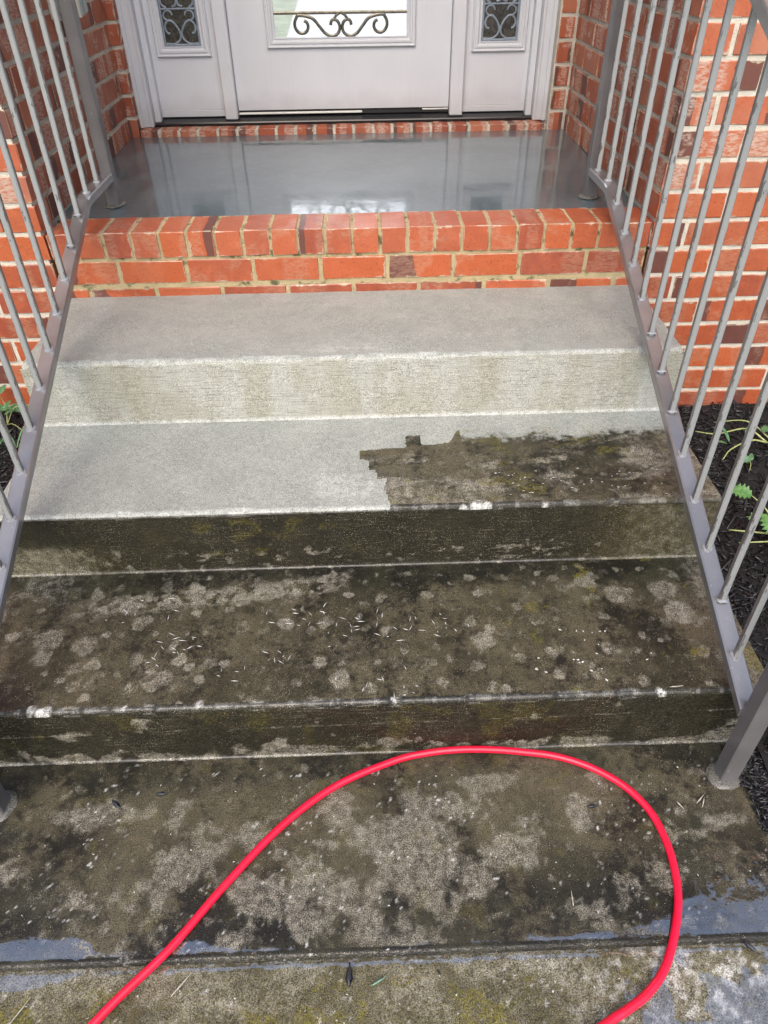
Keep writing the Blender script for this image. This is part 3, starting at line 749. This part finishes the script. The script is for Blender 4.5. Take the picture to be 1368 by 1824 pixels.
pbox('casing', (-.8375, 1.233, TZ), (.7635, 1.30, TZ+.055), M_DOOR, unit)
for lo, hi in ((-.541, -.488), (.414, .469)):
    pbox('mullion', (lo, 1.277, .8035), (hi, 1.40, TZ), M_DOOR, unit, .004)
# threshold: sloped black sill
def prism(name, x0, x1, prof, mat, parent):
    n = len(prof); V = [(x0, y, z) for y, z in prof]+[(x1, y, z) for y, z in prof]
    F = [tuple(range(n))[::-1], tuple(range(n, 2*n))]+[(i, (i+1) % n, (i+1) % n+n, i+n) for i in range(n)]
    o = link(name, mesh(name, V, F), mat); o.parent = parent; return o
prism('threshold', -.842, .768, [(1.254, .7862), (1.254, .795), (1.258, .7985), (1.272, .8005), (1.300, .808), (1.345, .812), (1.345, .7862)], M_SILL, unit)
prism('threshold_lip', -.836, .762, [(1.2515, .7905), (1.250, .7965), (1.2525, .8005), (1.2535, .7905)], M_SILL, unit)

def frame_ring(name, x0, x1, z0, z1, prof, mat, parent):
    """mitred moulding: prof = list of (inset from the outer edge, y)"""
    V = []; F = []; n = len(prof)
    for (i, y) in prof: V += [(x0+i, y, z0+i), (x1-i, y, z0+i), (x1-i, y, z1-i), (x0+i, y, z1-i)]
    for a in range(n-1):
        for k in range(4): F.append((a*4+k, a*4+(k+1) % 4, (a+1)*4+(k+1) % 4, (a+1)*4+k))
    o = link(name, mesh(name, V, F), mat); o.parent = parent; return o
def ribbon(pts, width, y, thick=.004):
    """flat came following a curve in the xz plane"""
    P = [np.array(p) for p in crom(pts, 8)]; V = []; F = []
    for i, p in enumerate(P):
        t = P[min(i+1, len(P)-1)]-P[max(i-1, 0)]; t = t/np.hypot(*t); n = np.array([-t[1], t[0]])*width/2
        a = p+n; b = p-n
        V += [(a[0], y, a[1]), (p[0], y-thick, p[1]), (b[0], y, b[1])]
    for i in range(len(P)-1):
        for k in (0, 1): q = i*3+k; F.append((q, q+1, q+4, q+3))
    return mesh('came', V, F, True)
PROF = [(0, 1.312), (.0005, 1.300), (.004, 1.296), (.007, 1.2965), (.009, 1.301), (.012, 1.301), (.016, 1.297), (.022, 1.2965), (.026, 1.300), (.029, 1.3045), (.031, 1.3045), (.033, 1.3015), (.036, 1.3015), (.037, 1.309)]
door = part(empty('front_door', (0, 0, 0))); door.matrix_parent_inverse = HI
door['label'] = 'pale grey wood grained front door with a reflecting glass panel'
GX0, GX1, GZ0, GZ1 = -.338, .267, 1.055, 2.75
# slab built as stiles and rails round the glass, one mesh
def slab(name, x0, x1, z0, z1, gx0, gx1, gz0, gz1, y0, y1, mat, parent):
    V = []; 
    for y in (y0, y1):
        V += [(x0, y, z0), (x1, y, z0), (x1, y, z1), (x0, y, z1), (gx0, y, gz0), (gx1, y, gz0), (gx1, y, gz1), (gx0, y, gz1)]
    F = []
    for k in range(4):
        a, b = k, (k+1) % 4
        F += [(a, b, b+4, a+4), (b+8, a+8, a+12, b+12), (b, a, a+8, b+8), (a+4, b+4, b+12, a+12)]
    o = link(name, mesh(name, V, F), mat); o.parent = parent; return o
slab('door_slab', -.486, .412, .833, 2.876, GX0+.01, GX1-.01, GZ0+.01, GZ1-.01, 1.310, 1.355, M_DOOR, door)
frame_ring('glass_moulding', GX0, GX1, GZ0, GZ1, PROF, M_DOOR, door)
pbox('glass_pane', (GX0+.034, 1.3085, GZ0+.034), (GX1-.034, 1.314, GZ1-.034), M_GLASS, door, .001)
def came(pts, wd, mat, parent, y):
    o = link('came', ribbon(pts, wd, y), mat); o.parent = parent; return o
YC = 1.3075
came([(GX0+.037, 1.173), (GX1-.037, 1.172)], .011, M_CAME2, door, YC)
CX = -.0345
def spiral(cx, cz, r0, r1, a0, a1, n=12): return [(cx+(r0+(r1-r0)*t)*math.cos(a0+(a1-a0)*t), cz+(r0+(r1-r0)*t)*math.sin(a0+(a1-a0)*t)) for t in np.linspace(0, 1, n)]
for s in (-1, 1):
    W = lambda pts: [(CX+s*(x-CX), z) for x, z in pts]
    # outer scroll swinging down to the middle, ending in a small hook
    big = spiral(-.188, 1.131, .017, .036, math.radians(70), math.radians(-250), 14)
    came(W(big+[(-.150, 1.155), (-.122, 1.128), (-.098, 1.103), (-.070, 1.0935), (-.047, 1.104), (-.0395, 1.124), (-.047, 1.143), (-.062, 1.150), (-.073, 1.143), (-.076, 1.131)]), .0115, M_CAME2, door, YC)
    came(W([(-.062, 1.150), (-.052, 1.163), (-.0385, 1.171)]), .010, M_CAME2, door, YC+.0003)
# weatherstrip below the slab: pale strip shows on the left, black sweep on the right
pbox('door_sweep', (-.486, 1.318, .8125), (.412, 1.35, .8325), M_GAP, door, .001)
pbox('weatherstrip', (-.4855, 1.306, .8165), (.0415, 1.3175, .8245), M_STRIP, door, .002)
pbox('weatherstrip', (.30, 1.313, .8225), (.4115, 1.3175, .8285), M_STRIP, door, .001)
pbox('rubber_flap', (.043, 1.3135, .8125), (.30, 1.3177, .825), M_SILL, door, .001)

def sidelight(x0, x1, gx0, gx1, flip):
    o = part(empty('sidelight', (0, 0, 0))); o.matrix_parent_inverse = HI
    o['label'] = 'narrow sidelight with obscure glass and scrolled came'
    slab('sidelight_panel', x0, x1, .8385, 2.876, gx0+.01, gx1-.01, 1.041, 2.73, 1.309, 1.345, M_DOOR, o)
    pbox('bottom_strip', (x0, 1.304, .8125), (x1, 1.345, .8375), M_DOOR, o, .002)
    frame_ring('glass_moulding', gx0, gx1, 1.031, 2.74, PROF, M_DOOR, o)
    pbox('glass_pane', (gx0+.033, 1.3085, 1.064), (gx1-.033, 1.313, 2.707), M_OBSC, o, .001)
    a, b = gx0+.037, gx1-.037; cx = (a+b)/2; hw = (b-a)/2
    for pts in ([(a+.004, 1.068), (a+.004, 2.70)], [(b-.004, 1.068), (b-.004, 2.70)], [(a, 1.072), (b, 1.072)]): came(pts, .009, M_CAME, o, YC)
    for z0 in (1.072, 1.318, 1.564):
        came([(a, z0+.121), (b, z0+.121)], .0065, M_CAME, o, YC)
        for s in (-1, 1):
            Q = lambda pts: [(cx+s*x*hw/.078, z) for x, z in pts]
            came(Q([(.046, z0+.040), (.056, z0+.042), (.064, z0+.056), (.060, z0+.072), (.045, z0+.083), (.028, z0+.078), (.012, z0+.060), (.003, z0+.040), (.008, z0+.020), (.028, z0+.006), (.050, z0+.004), (.068, z0+.006)]), .0075, M_CAME, o, YC+.0003)
            came(Q([(.050, z0+.083), (.062, z0+.094), (.060, z0+.108), (.046, z0+.116), (.032, z0+.112), (.026, z0+.100)]), .0065, M_CAME, o, YC+.0006)
            came(Q([(.046, z0+.124), (.064, z0+.136), (.066, z0+.155), (.050, z0+.170), (.020, z0+.172), (.003, z0+.155), (.006, z0+.135), (.022, z0+.128)]), .0075, M_CAME, o, YC+.0003)
    return o
sidelight(-.812, -.5415, -.789, -.567, 1)['label'] = 'sidelight left of the door, dark obscure glass behind grey scrolls'
sidelight(.4695, .738, .497, .720, -1)['label'] = 'sidelight right of the door, dark obscure glass behind grey scrolls'

# ------------------------------------------------------------------ railings
def railing(sx, ytop, xlow, ylow, ybend, zflat, first, pitch, nbal, label):
    r = empty('stair_railing', (sx, ylow, 0)); tag(r, label, 'railing', 'metal railings either side of the steps')
    inv = Matrix.Translation((-sx, -ylow, 0))
    def P(o): o.parent = r; o.matrix_parent_inverse = inv; return o
    SL = .446; HH = .80
    zl = lambda y: zflat if y >= ybend else zflat-SL*(ybend-y)       # top of bottom rail
    xr = xlow-math.copysign(.006, sx)
    def xat(y): return sx+(xr-sx)*min(1, max(0, (ytop-y)/(ytop-ylow)))
    def rail(name, off, w_, h_, y_lo, y_hi, mat):
        prof = [(y_lo, zl(y_lo)+off), (ybend-.012, zl(ybend-.012)+off), (ybend+.012, zflat+off-.0015), (y_hi, zflat+off)]
        V = []; F = []
        sec = [(-w_/2, -.003), (-w_/2+.003, 0), (w_/2-.003, 0), (w_/2, -.003), (w_/2, -h_+.003), (w_/2-.003, -h_), (-w_/2+.003, -h_), (-w_/2, -h_+.003)]
        for (y, z) in prof:
            for (dx, dz) in sec: V.append((xat(y)+dx, y, z+dz))
        for i in range(len(prof)-1):
            for k in range(8): a = i*8+k; b = i*8+(k+1) % 8; F.append((a, a+8, b+8, b))
        F += [tuple(range(8)), tuple(range(len(V)-8, len(V)))[::-1]]
        return P(link(name, mesh(name, V, F), mat))
    rail('bottom_rail', 0, .038, .026, ylow+.017, ytop-.018, M_RAIL)
    rail('top_rail', HH, .044, .030, ylow-.10, ytop+.03, M_RAIL)
    # posts
    for (x, y, z0, z1) in ((sx, ytop, ZP-.003, zflat+HH-.028), (xlow, ylow, -.02, zl(ylow)+HH-.03)):
        V, F = bbox_vf(.038, .038, z1-z0, .0025)
        p = P(link('post', mesh('post', V+np.array([x, y, (z0+z1)/2]), F), M_POST))
        # grout collar
        rr = random.Random(int(100*abs(x*y))); n = 26; up = z0 > .3
        R0 = .033 if up else .037; V = []; F = []
        for ring, (rad, zz) in enumerate(((1.0, .0), (.93, .003), (.80, .005), (.30, .006))):
            for k in range(n):
                a = 2*math.pi*k/n; q = rad*R0*(1+.10*math.sin(2*a+x*9)+rr.uniform(-.05, .05))
                V.append((x+q*math.cos(a), y+q*math.sin(a), (z0 if up else 0)+zz+rr.uniform(-.0008, .0008)+(.001 if ring == 0 else .0015)))
        for ring in range(3):
            for k in range(n): a = ring*n+k; b = ring*n+(k+1) % n; F.append((a, b, b+n, a+n))
        F.append(tuple(range(3*n, 4*n)))
        cme = mesh('grout_collar', V, F, True)
        P(link('grout_collar', cme, M_GROUT))
    Lb = HH-.028
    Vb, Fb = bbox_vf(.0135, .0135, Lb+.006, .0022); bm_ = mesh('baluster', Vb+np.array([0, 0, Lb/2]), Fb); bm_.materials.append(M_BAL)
    # weld bead mesh
    wv = []; wf = []; n = 14
    for ring, (rad, zz) in enumerate(((.0112, -.002), (.0102, .0015), (.007, .004))):
        for k in range(n):
            a = 2*math.pi*k/n; q = rad*(1+.12*math.sin(3*a+1)); cx_, cy_ = math.cos(a), math.sin(a); m_ = max(abs(cx_), abs(cy_))
            wv.append((q*cx_/(m_**.6), q*cy_/(m_**.6), zz-.012*cy_*0))
    for ring in range(2):
        for k in range(n): a = ring*n+k; b = ring*n+(k+1) % n; wf.append((a, b, b+n, a+n))
    wm = mesh('weld_bead', wv, wf, True); wm.materials.append(M_WELD)
    for k in range(nbal):
        y = first-k*pitch
        o = bpy.data.objects.new('baluster', bm_); COL.objects.link(o); P(o); o.location = (xat(y), y, zl(y)-.003)
        o.rotation_euler = (random.uniform(-.003, .003), random.uniform(-.003, .003), random.uniform(-.05, .05))
        wd_ = bpy.data.objects.new('weld_bead', wm); COL.objects.link(wd_); wd_.parent = o; wd_.location = (0, 0, .003)
        wd_.rotation_euler = (0 if y > ybend else math.atan(SL), 0, random.choice((0, math.pi)))
    return r
railing(.770, .268, .787, -1.346, .068, .842, .219, .1115, 14, 'grey metal stair railing at right of the steps, beside the bright brick wall')
railing(-.768, .283, -.776, -1.362, .020, .851, .165, .1083, 14, 'grey metal stair railing at left of the steps, in front of the outlet cover')

# ------------------------------------------------------------------ mulch beds
def bed(sgn, x0, x1, zw, sl, label):
    xs = np.linspace(x0, x1, 60); ys = np.linspace(-2.3, .02, 80); X, Y = np.meshgrid(xs, ys)
    zf = lambda x, y: zw+sl*np.minimum(y, 0)+.020*(fbm(x, y, 400, 7, 3)-.5)-.03*sst(-y, 1.62, 1.75)
    Z = zf(X, Y)
    gd = link('mulch_bed', grid_mesh('mulch_bed', X, Y, Z), M_SOIL); tag(gd, None, None, None, 'structure')
    n = 17000
    x = RNG.uniform(min(x0, x1), max(x0, x1)-.0, n); 
    if sgn > 0: x = .80+(x-x0)**1.0; 
    y = RNG.uniform(-1.95, -.004, n)
    x = np.concatenate([x, sgn*RNG.uniform(.79, .92, 1100)]); y = np.concatenate([y, RNG.uniform(-1.62, -1.27, 1100)]); n = len(x)
    keep = ~((y > Y1-.02) & (np.abs(x) < SW+.012)); x = x[keep]; y = y[keep]; n = len(x)
    # a ragged spill over the landing edge
    keep = np.abs(x) > .795+.06*fbm(x*0+1.3, y, 410, 9, 3)+.06*sst(-y, 1.58, 1.66); x = x[keep]; y = y[keep]; n = len(x)
    z = np.maximum(zf(x, y), np.where(np.abs(x) < .905, .001, -1))+RNG.uniform(-.002, .012, n)
    L = RNG.gamma(2.2, .010, n)+.010; Wd = RNG.gamma(2.0, .0018, n)+.0010; T = RNG.uniform(.0008, .003, n)
    flat = np.abs(x) < .90; L = np.where(flat, np.minimum(L, .024), L)
    yaw = RNG.uniform(0, 2*math.pi, n); pit = RNG.normal(0, .28, n); rol = RNG.normal(0, .5, n)
    base = np.array([(-1, -.5, -1), (-1, .4, -1), (1, .15, -1), (.9, -.25, -1), (-.9, -.4, 1), (-1, .35, 1), (.95, .12, 1), (.85, -.2, 1)], float)
    Fq = np.array([(3, 2, 1, 0), (4, 5, 6, 7), (0, 1, 5, 4), (1, 2, 6, 5), (2, 3, 7, 6), (3, 0, 4, 7)])
    V = base[None]*np.stack([L/2, Wd, T/2], -1)[:, None]+RNG.normal(0, .0009, (n, 8, 3))
    def rot(V, a, i, j):
        c, s = np.cos(a)[:, None], np.sin(a)[:, None]; W = V.copy(); W[..., i] = c*V[..., i]-s*V[..., j]; W[..., j] = s*V[..., i]+c*V[..., j]; return W
    pit = np.where(flat, pit*.3, pit); z = np.where(flat, np.minimum(z, .010), z)
    V = rot(V, rol, 1, 2); V = rot(V, pit, 0, 2); V = rot(V, yaw, 0, 1)
    V = V+np.stack([x, y, z], -1)[:, None]
    F = (Fq[None]+8*np.arange(n)[:, None, None]).reshape(-1, 4)
    me = bpy.data.meshes.new('shredded_mulch'); V = V.reshape(-1, 3)
    me.vertices.add(len(V)); me.vertices.foreach_set('co', V.ravel().astype(np.float32))
    me.loops.add(F.size); me.loops.foreach_set('vertex_index', F.ravel().astype(np.int32)); me.polygons.add(len(F))
    me.polygons.foreach_set('loop_start', (np.arange(len(F))*4).astype(np.int32)); me.update(calc_edges=True)
    tag(link('shredded_mulch', me, M_MULCH), label, 'mulch', None, 'stuff')
    return zf
ZR = bed(1, .875, 2.4, .112, .072, 'black shredded mulch in the bed right of the steps')
ZL = bed(-1, -2.4, -.875, .172, .10, 'black shredded mulch in the bed left of the steps')

# ------------------------------------------------------------------ weeds
def leaf_mesh(L, W, lobes=0, curl=.25):
    n = 13; V = []; F = []
    for i in range(n):
        t = i/(n-1); w_ = W*(math.sin(math.pi*t**.75)**.8)*(1+(.28*(1 if i % 2 else -1) if lobes and 0 < i < n-1 else 0))
        z = curl*L*(t-t*t*1.4)
        V += [(L*t, -w_/2, z+.10*w_), (L*t, 0, z), (L*t, w_/2, z+.10*w_)]
    for i in range(n-1):
        for k in (0, 1): a = i*3+k; F.append((a, a+3, a+4, a+1))
    return mesh('leaf', V, F, True)
def plant(base, stems, leaves, label, mat_l, mat_s=M_STEM):
    p = empty('weed', base); tag(p, label, 'weed', 'weeds in the mulch')
    for pts, r in stems:
        C = crom(pts, 6); V, F = tube_vf(C, r, 6, True, [r*(1-.5*i/(len(C)-1)) for i in range(len(C))])
        o = link('stem', mesh('stem', V, F, True), mat_s, p)
    for (pos, yaw, pitch, roll, L, W, lob) in leaves:
        o = link('leaf', leaf_mesh(L, W, lob), mat_l, p); o.location = pos; o.rotation_euler = (roll, -pitch, yaw)
    return p
zr = lambda x, y: float(ZR(np.array(x), np.array(y)))+.012
D = math.radians
plant((1.20, -.66, zr(1.2, -.66)), [([(0, 0, 0), (-.03, .06, .05), (-.06, .10, .07)], .003), ([(0, 0, 0), (-.06, -.02, .03), (-.15, .01, .02)], .004), ([(.02, -.02, 0), (-.05, -.06, .035), (-.14, -.04, .015)], .0035), ([(.05, -.05, 0), (-.02, -.10, .02), (-.08, -.15, .01)], .003), ([(.04, .01, 0), (-.04, .0, .06), (-.10, .03, .05)], .0025)],
      [((-.06, .10, .07), D(150), D(5), D(-25), .070, .042, 1), ((-.02, .03, .045), D(40), D(10), D(-20), .075, .050, 1), ((.0, -.01, .05), D(95), D(0), D(-15), .06, .045, 1), ((.02, .0, .04), D(-20), D(15), D(-20), .07, .045, 1), ((-.045, -.05, .045), D(110), D(25), D(-20), .075, .050, 1), ((-.05, .03, .055), D(200), D(5), D(-25), .055, .038, 1), ((-.03, -.09, .03), D(150), D(15), D(-15), .05, .03, 1)],
      'lush weed with bright toothed leaves and pale stems by the lower right balusters', M_LEAF)
plant((1.34, -.24, zr(1.34, -.24)), [([(0, 0, 0), (-.06, .04, .03), (-.16, .03, .02), (-.22, .06, .012)], .0035), ([(0, 0, 0), (-.07, -.02, .025), (-.15, -.06, .02), (-.19, -.10, .01)], .0035), ([(.02, .02, 0), (-.05, .07, .04), (-.14, .10, .02)], .003), ([(0, -.02, 0), (.06, .03, .04), (.12, .02, .03)], .003)],
      [((-.14, -.02, .02), D(110), D(35), D(0), .07, .012, 0), ((-.15, -.03, .02), D(170), D(10), D(0), .05, .012, 0), ((-.08, .0, .03), D(60), D(20), 0, .05, .014, 0), ((.03, .0, .04), D(100), D(10), D(-10), .05, .03, 1), ((-.02, .02, .03), D(20), D(10), 0, .05, .03, 1)],
      'sprawling thin stemmed weed in the mulch by the right brick wall', M_LEAF2)
plant((1.23, -.37, zr(1.23, -.37)), [([(0, 0, 0), (.0, .005, .02), (-.005, .01, .03)], .0018)], [((-.004, .01, .03), D(160), D(10), D(-30), .035, .024, 1), ((-.004, .01, .03), D(60), D(30), D(10), .03, .016, 0)], 'single small green seedling alone in the black mulch', M_LEAF2)
zl_ = float(ZL(np.array(-1.17), np.array(-.1)))+.01
plant((-1.17, -.10, zl_), [([(0, 0, 0), (.0, .03, .05), (-.02, .05, .10)], .002), ([(0, 0, 0), (.04, .0, .06), (.07, .0, .07)], .002), ([(0, 0, 0), (.05, -.05, .03), (.10, -.08, .01)], .0015), ([(0, 0, 0), (-.05, -.06, .03), (-.08, -.10, .02)], .0015)],
      [((-.01, .045, .09), D(80+50*i), D(20), D(10), .045, .02, 1) for i in range(5)]+[((.05, .0, .055), D(-40+55*i), D(10), D(5), .045, .022, 1) for i in range(6)]+[((-.03, -.03, .03), D(200+40*i), D(15), D(-5), .045, .018, 1) for i in range(4)]+[((0, .01, .04), D(70*i), D(35), 0, .05, .02, 1) for i in range(5)],
      'small leafy weed at the left brick wall behind the balusters', M_LEAF2)
for i, (bx, by) in enumerate(((-1.10, -.22), (-1.16, -.26))):
    zb = float(ZL(np.array(bx), np.array(by)))+.008
    plant((bx, by, zb), [], [((0, 0, 0), D(20+i*40+55*k), D(35), 0, .11, .006, 0) for k in range(4)], ['thin grass tuft at the left edge beside the concrete step', 'thin grass tuft at the left edge, farther out from the step'][i], M_LEAF2)

# ------------------------------------------------------------------ hose
HP = [(-.72, -2.25), (-.60, -1.95), (-.464, -1.764), (-.358, -1.652), (-.272, -1.544), (-.173, -1.428), (-.059, -1.343), (.066, -1.290), (.142, -1.2745), (.219, -1.2705), (.296, -1.2715), (.358, -1.278), (.424, -1.290), (.486, -1.314), (.538, -1.347), (.575, -1.386), (.598, -1.438), (.607, -1.503), (.604, -1.558), (.593, -1.599), (.578, -1.638), (.555, -1.68), (.524, -1.719), (.483, -1.752), (.442, -1.775), (.404, -1.792), (.27, -1.86), (.1, -1.98), (-.05, -2.25)]
HR = .0078
hz = lambda y, x: HR+.0004+(.008*math.exp(-((x-.22)/.12)**2))
C_ = crom([(x+random.uniform(-.002, .002), y-abs(random.uniform(0, .002)), hz(y, x)) for x, y in HP], 8)
V, F = tube_vf(C_, HR, 14); hose = link('garden_hose', mesh('garden_hose', V, F, True), M_HOSE)
tag(hose, 'bright red rubber hose looped across the dark landing', 'hose')

# ------------------------------------------------------------------ outlet cover on the porch wall
oc = empty('outlet_cover', (-.90, .60, 1.225)); tag(oc, 'hazy plastic outlet cover on the left porch wall behind the railing post', 'outlet cover')
oi = Matrix.Translation((.90, -.60, -1.225))
for o in (box('back_plate', (-.921, .55, 1.218), (-.895, .73, 1.40), M_PLATE, None, .010), box('bubble_cover', (-.8945, .565, 1.226), (-.835, .690, 1.385), M_COVER, None, .012),
          box('hinge_rib', (-.8345, .60, 1.235), (-.829, .606, 1.375), M_COVER, None, .001), box('hinge_rib', (-.8345, .64, 1.235), (-.829, .646, 1.375), M_COVER, None, .001), box('cover_rim', (-.8348, .567, 1.2275), (-.828, .588, 1.383), M_PLATE, None, .002)):
    o.parent = oc; o.matrix_parent_inverse = oi

# ------------------------------------------------------------------ litter
def shard(L, W, T, seed):
    r = random.Random(seed); V = []; n = 7
    for k in range(n):
        t = k/(n-1); w_ = W*(.25+.75*math.sin(math.pi*min(1, t*1.1+.05)))*(1+r.uniform(-.2, .2))
        V += [(L*(t-.5), -w_/2, r.uniform(0, .0006)), (L*(t-.5), w_/2*r.uniform(.6, 1), r.uniform(0, .0006)), (L*(t-.5), r.uniform(-.2, .2)*w_, T)]
    F = []
    for k in range(n-1):
        a = k*3
        for i, j in ((0, 2), (2, 1), (1, 0)): F.append((a+i, a+3+i, a+3+j, a+j))
    F += [(0, 2, 1), (3*n-3, 3*n-2, 3*n-1)]
    return mesh('chip', V, F, True)
def litter(name, x, y, z, yaw, L, W, T, mat, label, cat, group, seed):
    o = link(name, shard(L, W, T, seed), mat); o.location = (x, y, z); o.rotation_euler = (0, 0, yaw); tag(o, label, cat, group); return o
G1 = 'mulch chips lying on the concrete'
litter('mulch_chip', -.525, -1.368, .003, D(-40), .034, .010, .004, M_CHIP, 'bent brown wood chip near the left railing post', 'wood chip', G1, 1)
litter('mulch_chip', -.434, -1.345, .003, D(5), .026, .010, .003, M_CHIP, 'blue grey wood chip lying flat below the lowest riser at left', 'wood chip', G1, 2)
litter('mulch_chip', -.03, -1.703, .002, D(88), .038, .013, .005, M_CHIP, 'dark pointed wood chip on the walkway just below the joint', 'wood chip', G1, 3)
litter('mulch_chip', .481, -1.407, .003, D(2), .024, .009, .003, M_CHIP, 'oval grey wood chip inside the hose loop', 'wood chip', G1, 4)
litter('mulch_chip', .70, -1.685, .001, D(-50), .030, .010, .004, M_CHIP, 'wood chip on the walkway right of the hose', 'wood chip', G1, 5)
litter('mulch_chip', .13, -1.705, .001, D(-60), .012, .005, .002, M_CHIP, 'tiny dark chip on the walkway right of the green leaf scrap', 'wood chip', G1, 6)
litter('leaf_scrap', .023, -1.713, -.001, D(28), .034, .006, .002, M_TEAL, 'narrow green leaf scrap on the walkway below the joint', 'leaf', None, 7)
G2 = 'pale straws on the concrete'
for i, (x, y, a, L, lb) in enumerate(((-.325, -1.705, 50, .05, 'pale bent straw crossing the walkway beside the hose'), (-.60, -1.74, 60, .055, 'pale straw blade at the bottom left corner of the walkway'), (.712, -1.400, 40, .030, 'white straw blade near the right post base, upper of the pair'), (.716, -1.407, 60, .026, 'white straw blade near the right post base, lower of the pair'), (.665, -1.412, -62, .020, 'short white straw between hose and right post'), (.395, -1.588, 86, .030, 'upright white straw inside the hose loop'), (.67, -1.253+.001, 3, .03, 'yellow straw lying on the lowest step edge at right'))):
    zz = .003 if y > YJ else -.001
    if i == 6: y = -1.245; zz = Z1+.003
    litter('straw', x, y, zz, D(a), L, .0035, .0015, M_STRAW, lb, 'straw', G2, 20+i)
# white flecks left by the washer: far too many to count
rr = random.Random(5); FV = []; FF = []
FL1 = [(-0.561, -0.996), (-0.456, -0.991), (-0.413, -1.079), (-0.398, -1.088), (-0.446, -1.102), (-0.286, -1.171), (-0.148, -1.022), (-0.109, -1.005), (-0.068, -1.059), (-0.016, -1.036), (0.062, -1.048), (0.114, -1.05), (0.204, -1.071), (-0.178, -1.145), (-0.004, -1.205), (0.092, -1.231), (0.507, -1.108), (0.512, -1.188), (0.596, -1.152), (0.4, -1.191)]
def fleck(x, y, z, L, W, a):
    k = len(FV); c, s = math.cos(a), math.sin(a)
    for dx, dy, dz in ((-L/2, 0, 0), (-L*.1, -W/2, 0), (L/2, 0, 0), (L*.05, W/2, 0), (0, 0, W*.5)):
        FV.append((x+c*dx-s*dy, y+s*dx+c*dy, z+dz))
    for f in ((0, 1, 4), (1, 2, 4), (2, 3, 4), (3, 0, 4)): FF.append(tuple(v+k for v in f))
for (cx, cy) in FL1:
    for _ in range(rr.randint(4, 8)):
        x = cx+rr.gauss(0, .030); y = min(-.87, max(-1.243, cy+rr.gauss(0, .022)))
        if x > .35: fleck(x, y, Z1+.0014, rr.uniform(.004, .010), rr.uniform(.003, .006), rr.uniform(0, 3.1))
        else: fleck(x, y, Z1+.0014, rr.uniform(.006, .022), rr.uniform(.0014, .003), rr.choice((rr.gauss(1.5, .35), rr.gauss(-.3, .4))))
for _ in range(46): fleck(rr.uniform(.30, .80), rr.uniform(-.82, -.70), Z2+.0014, rr.uniform(.004, .010), rr.uniform(.0015, .003), rr.gauss(0, .3))
for _ in range(60): fleck(rr.uniform(-.7, .8), rr.uniform(-1.6, -1.29), .0018, rr.uniform(.002, .006), rr.uniform(.0015, .004), rr.uniform(0, 3.1))
for _ in range(40): fleck(rr.uniform(-.6, .65), rr.uniform(-1.80, -1.70), -.003, rr.uniform(.002, .007), rr.uniform(.0015, .005), rr.uniform(0, 3.1))
tag(link('white_flecks', mesh('white_flecks', FV, FF), M_FLECK), 'tiny white flecks scattered over the dirty steps', 'flecks', None, 'stuff')
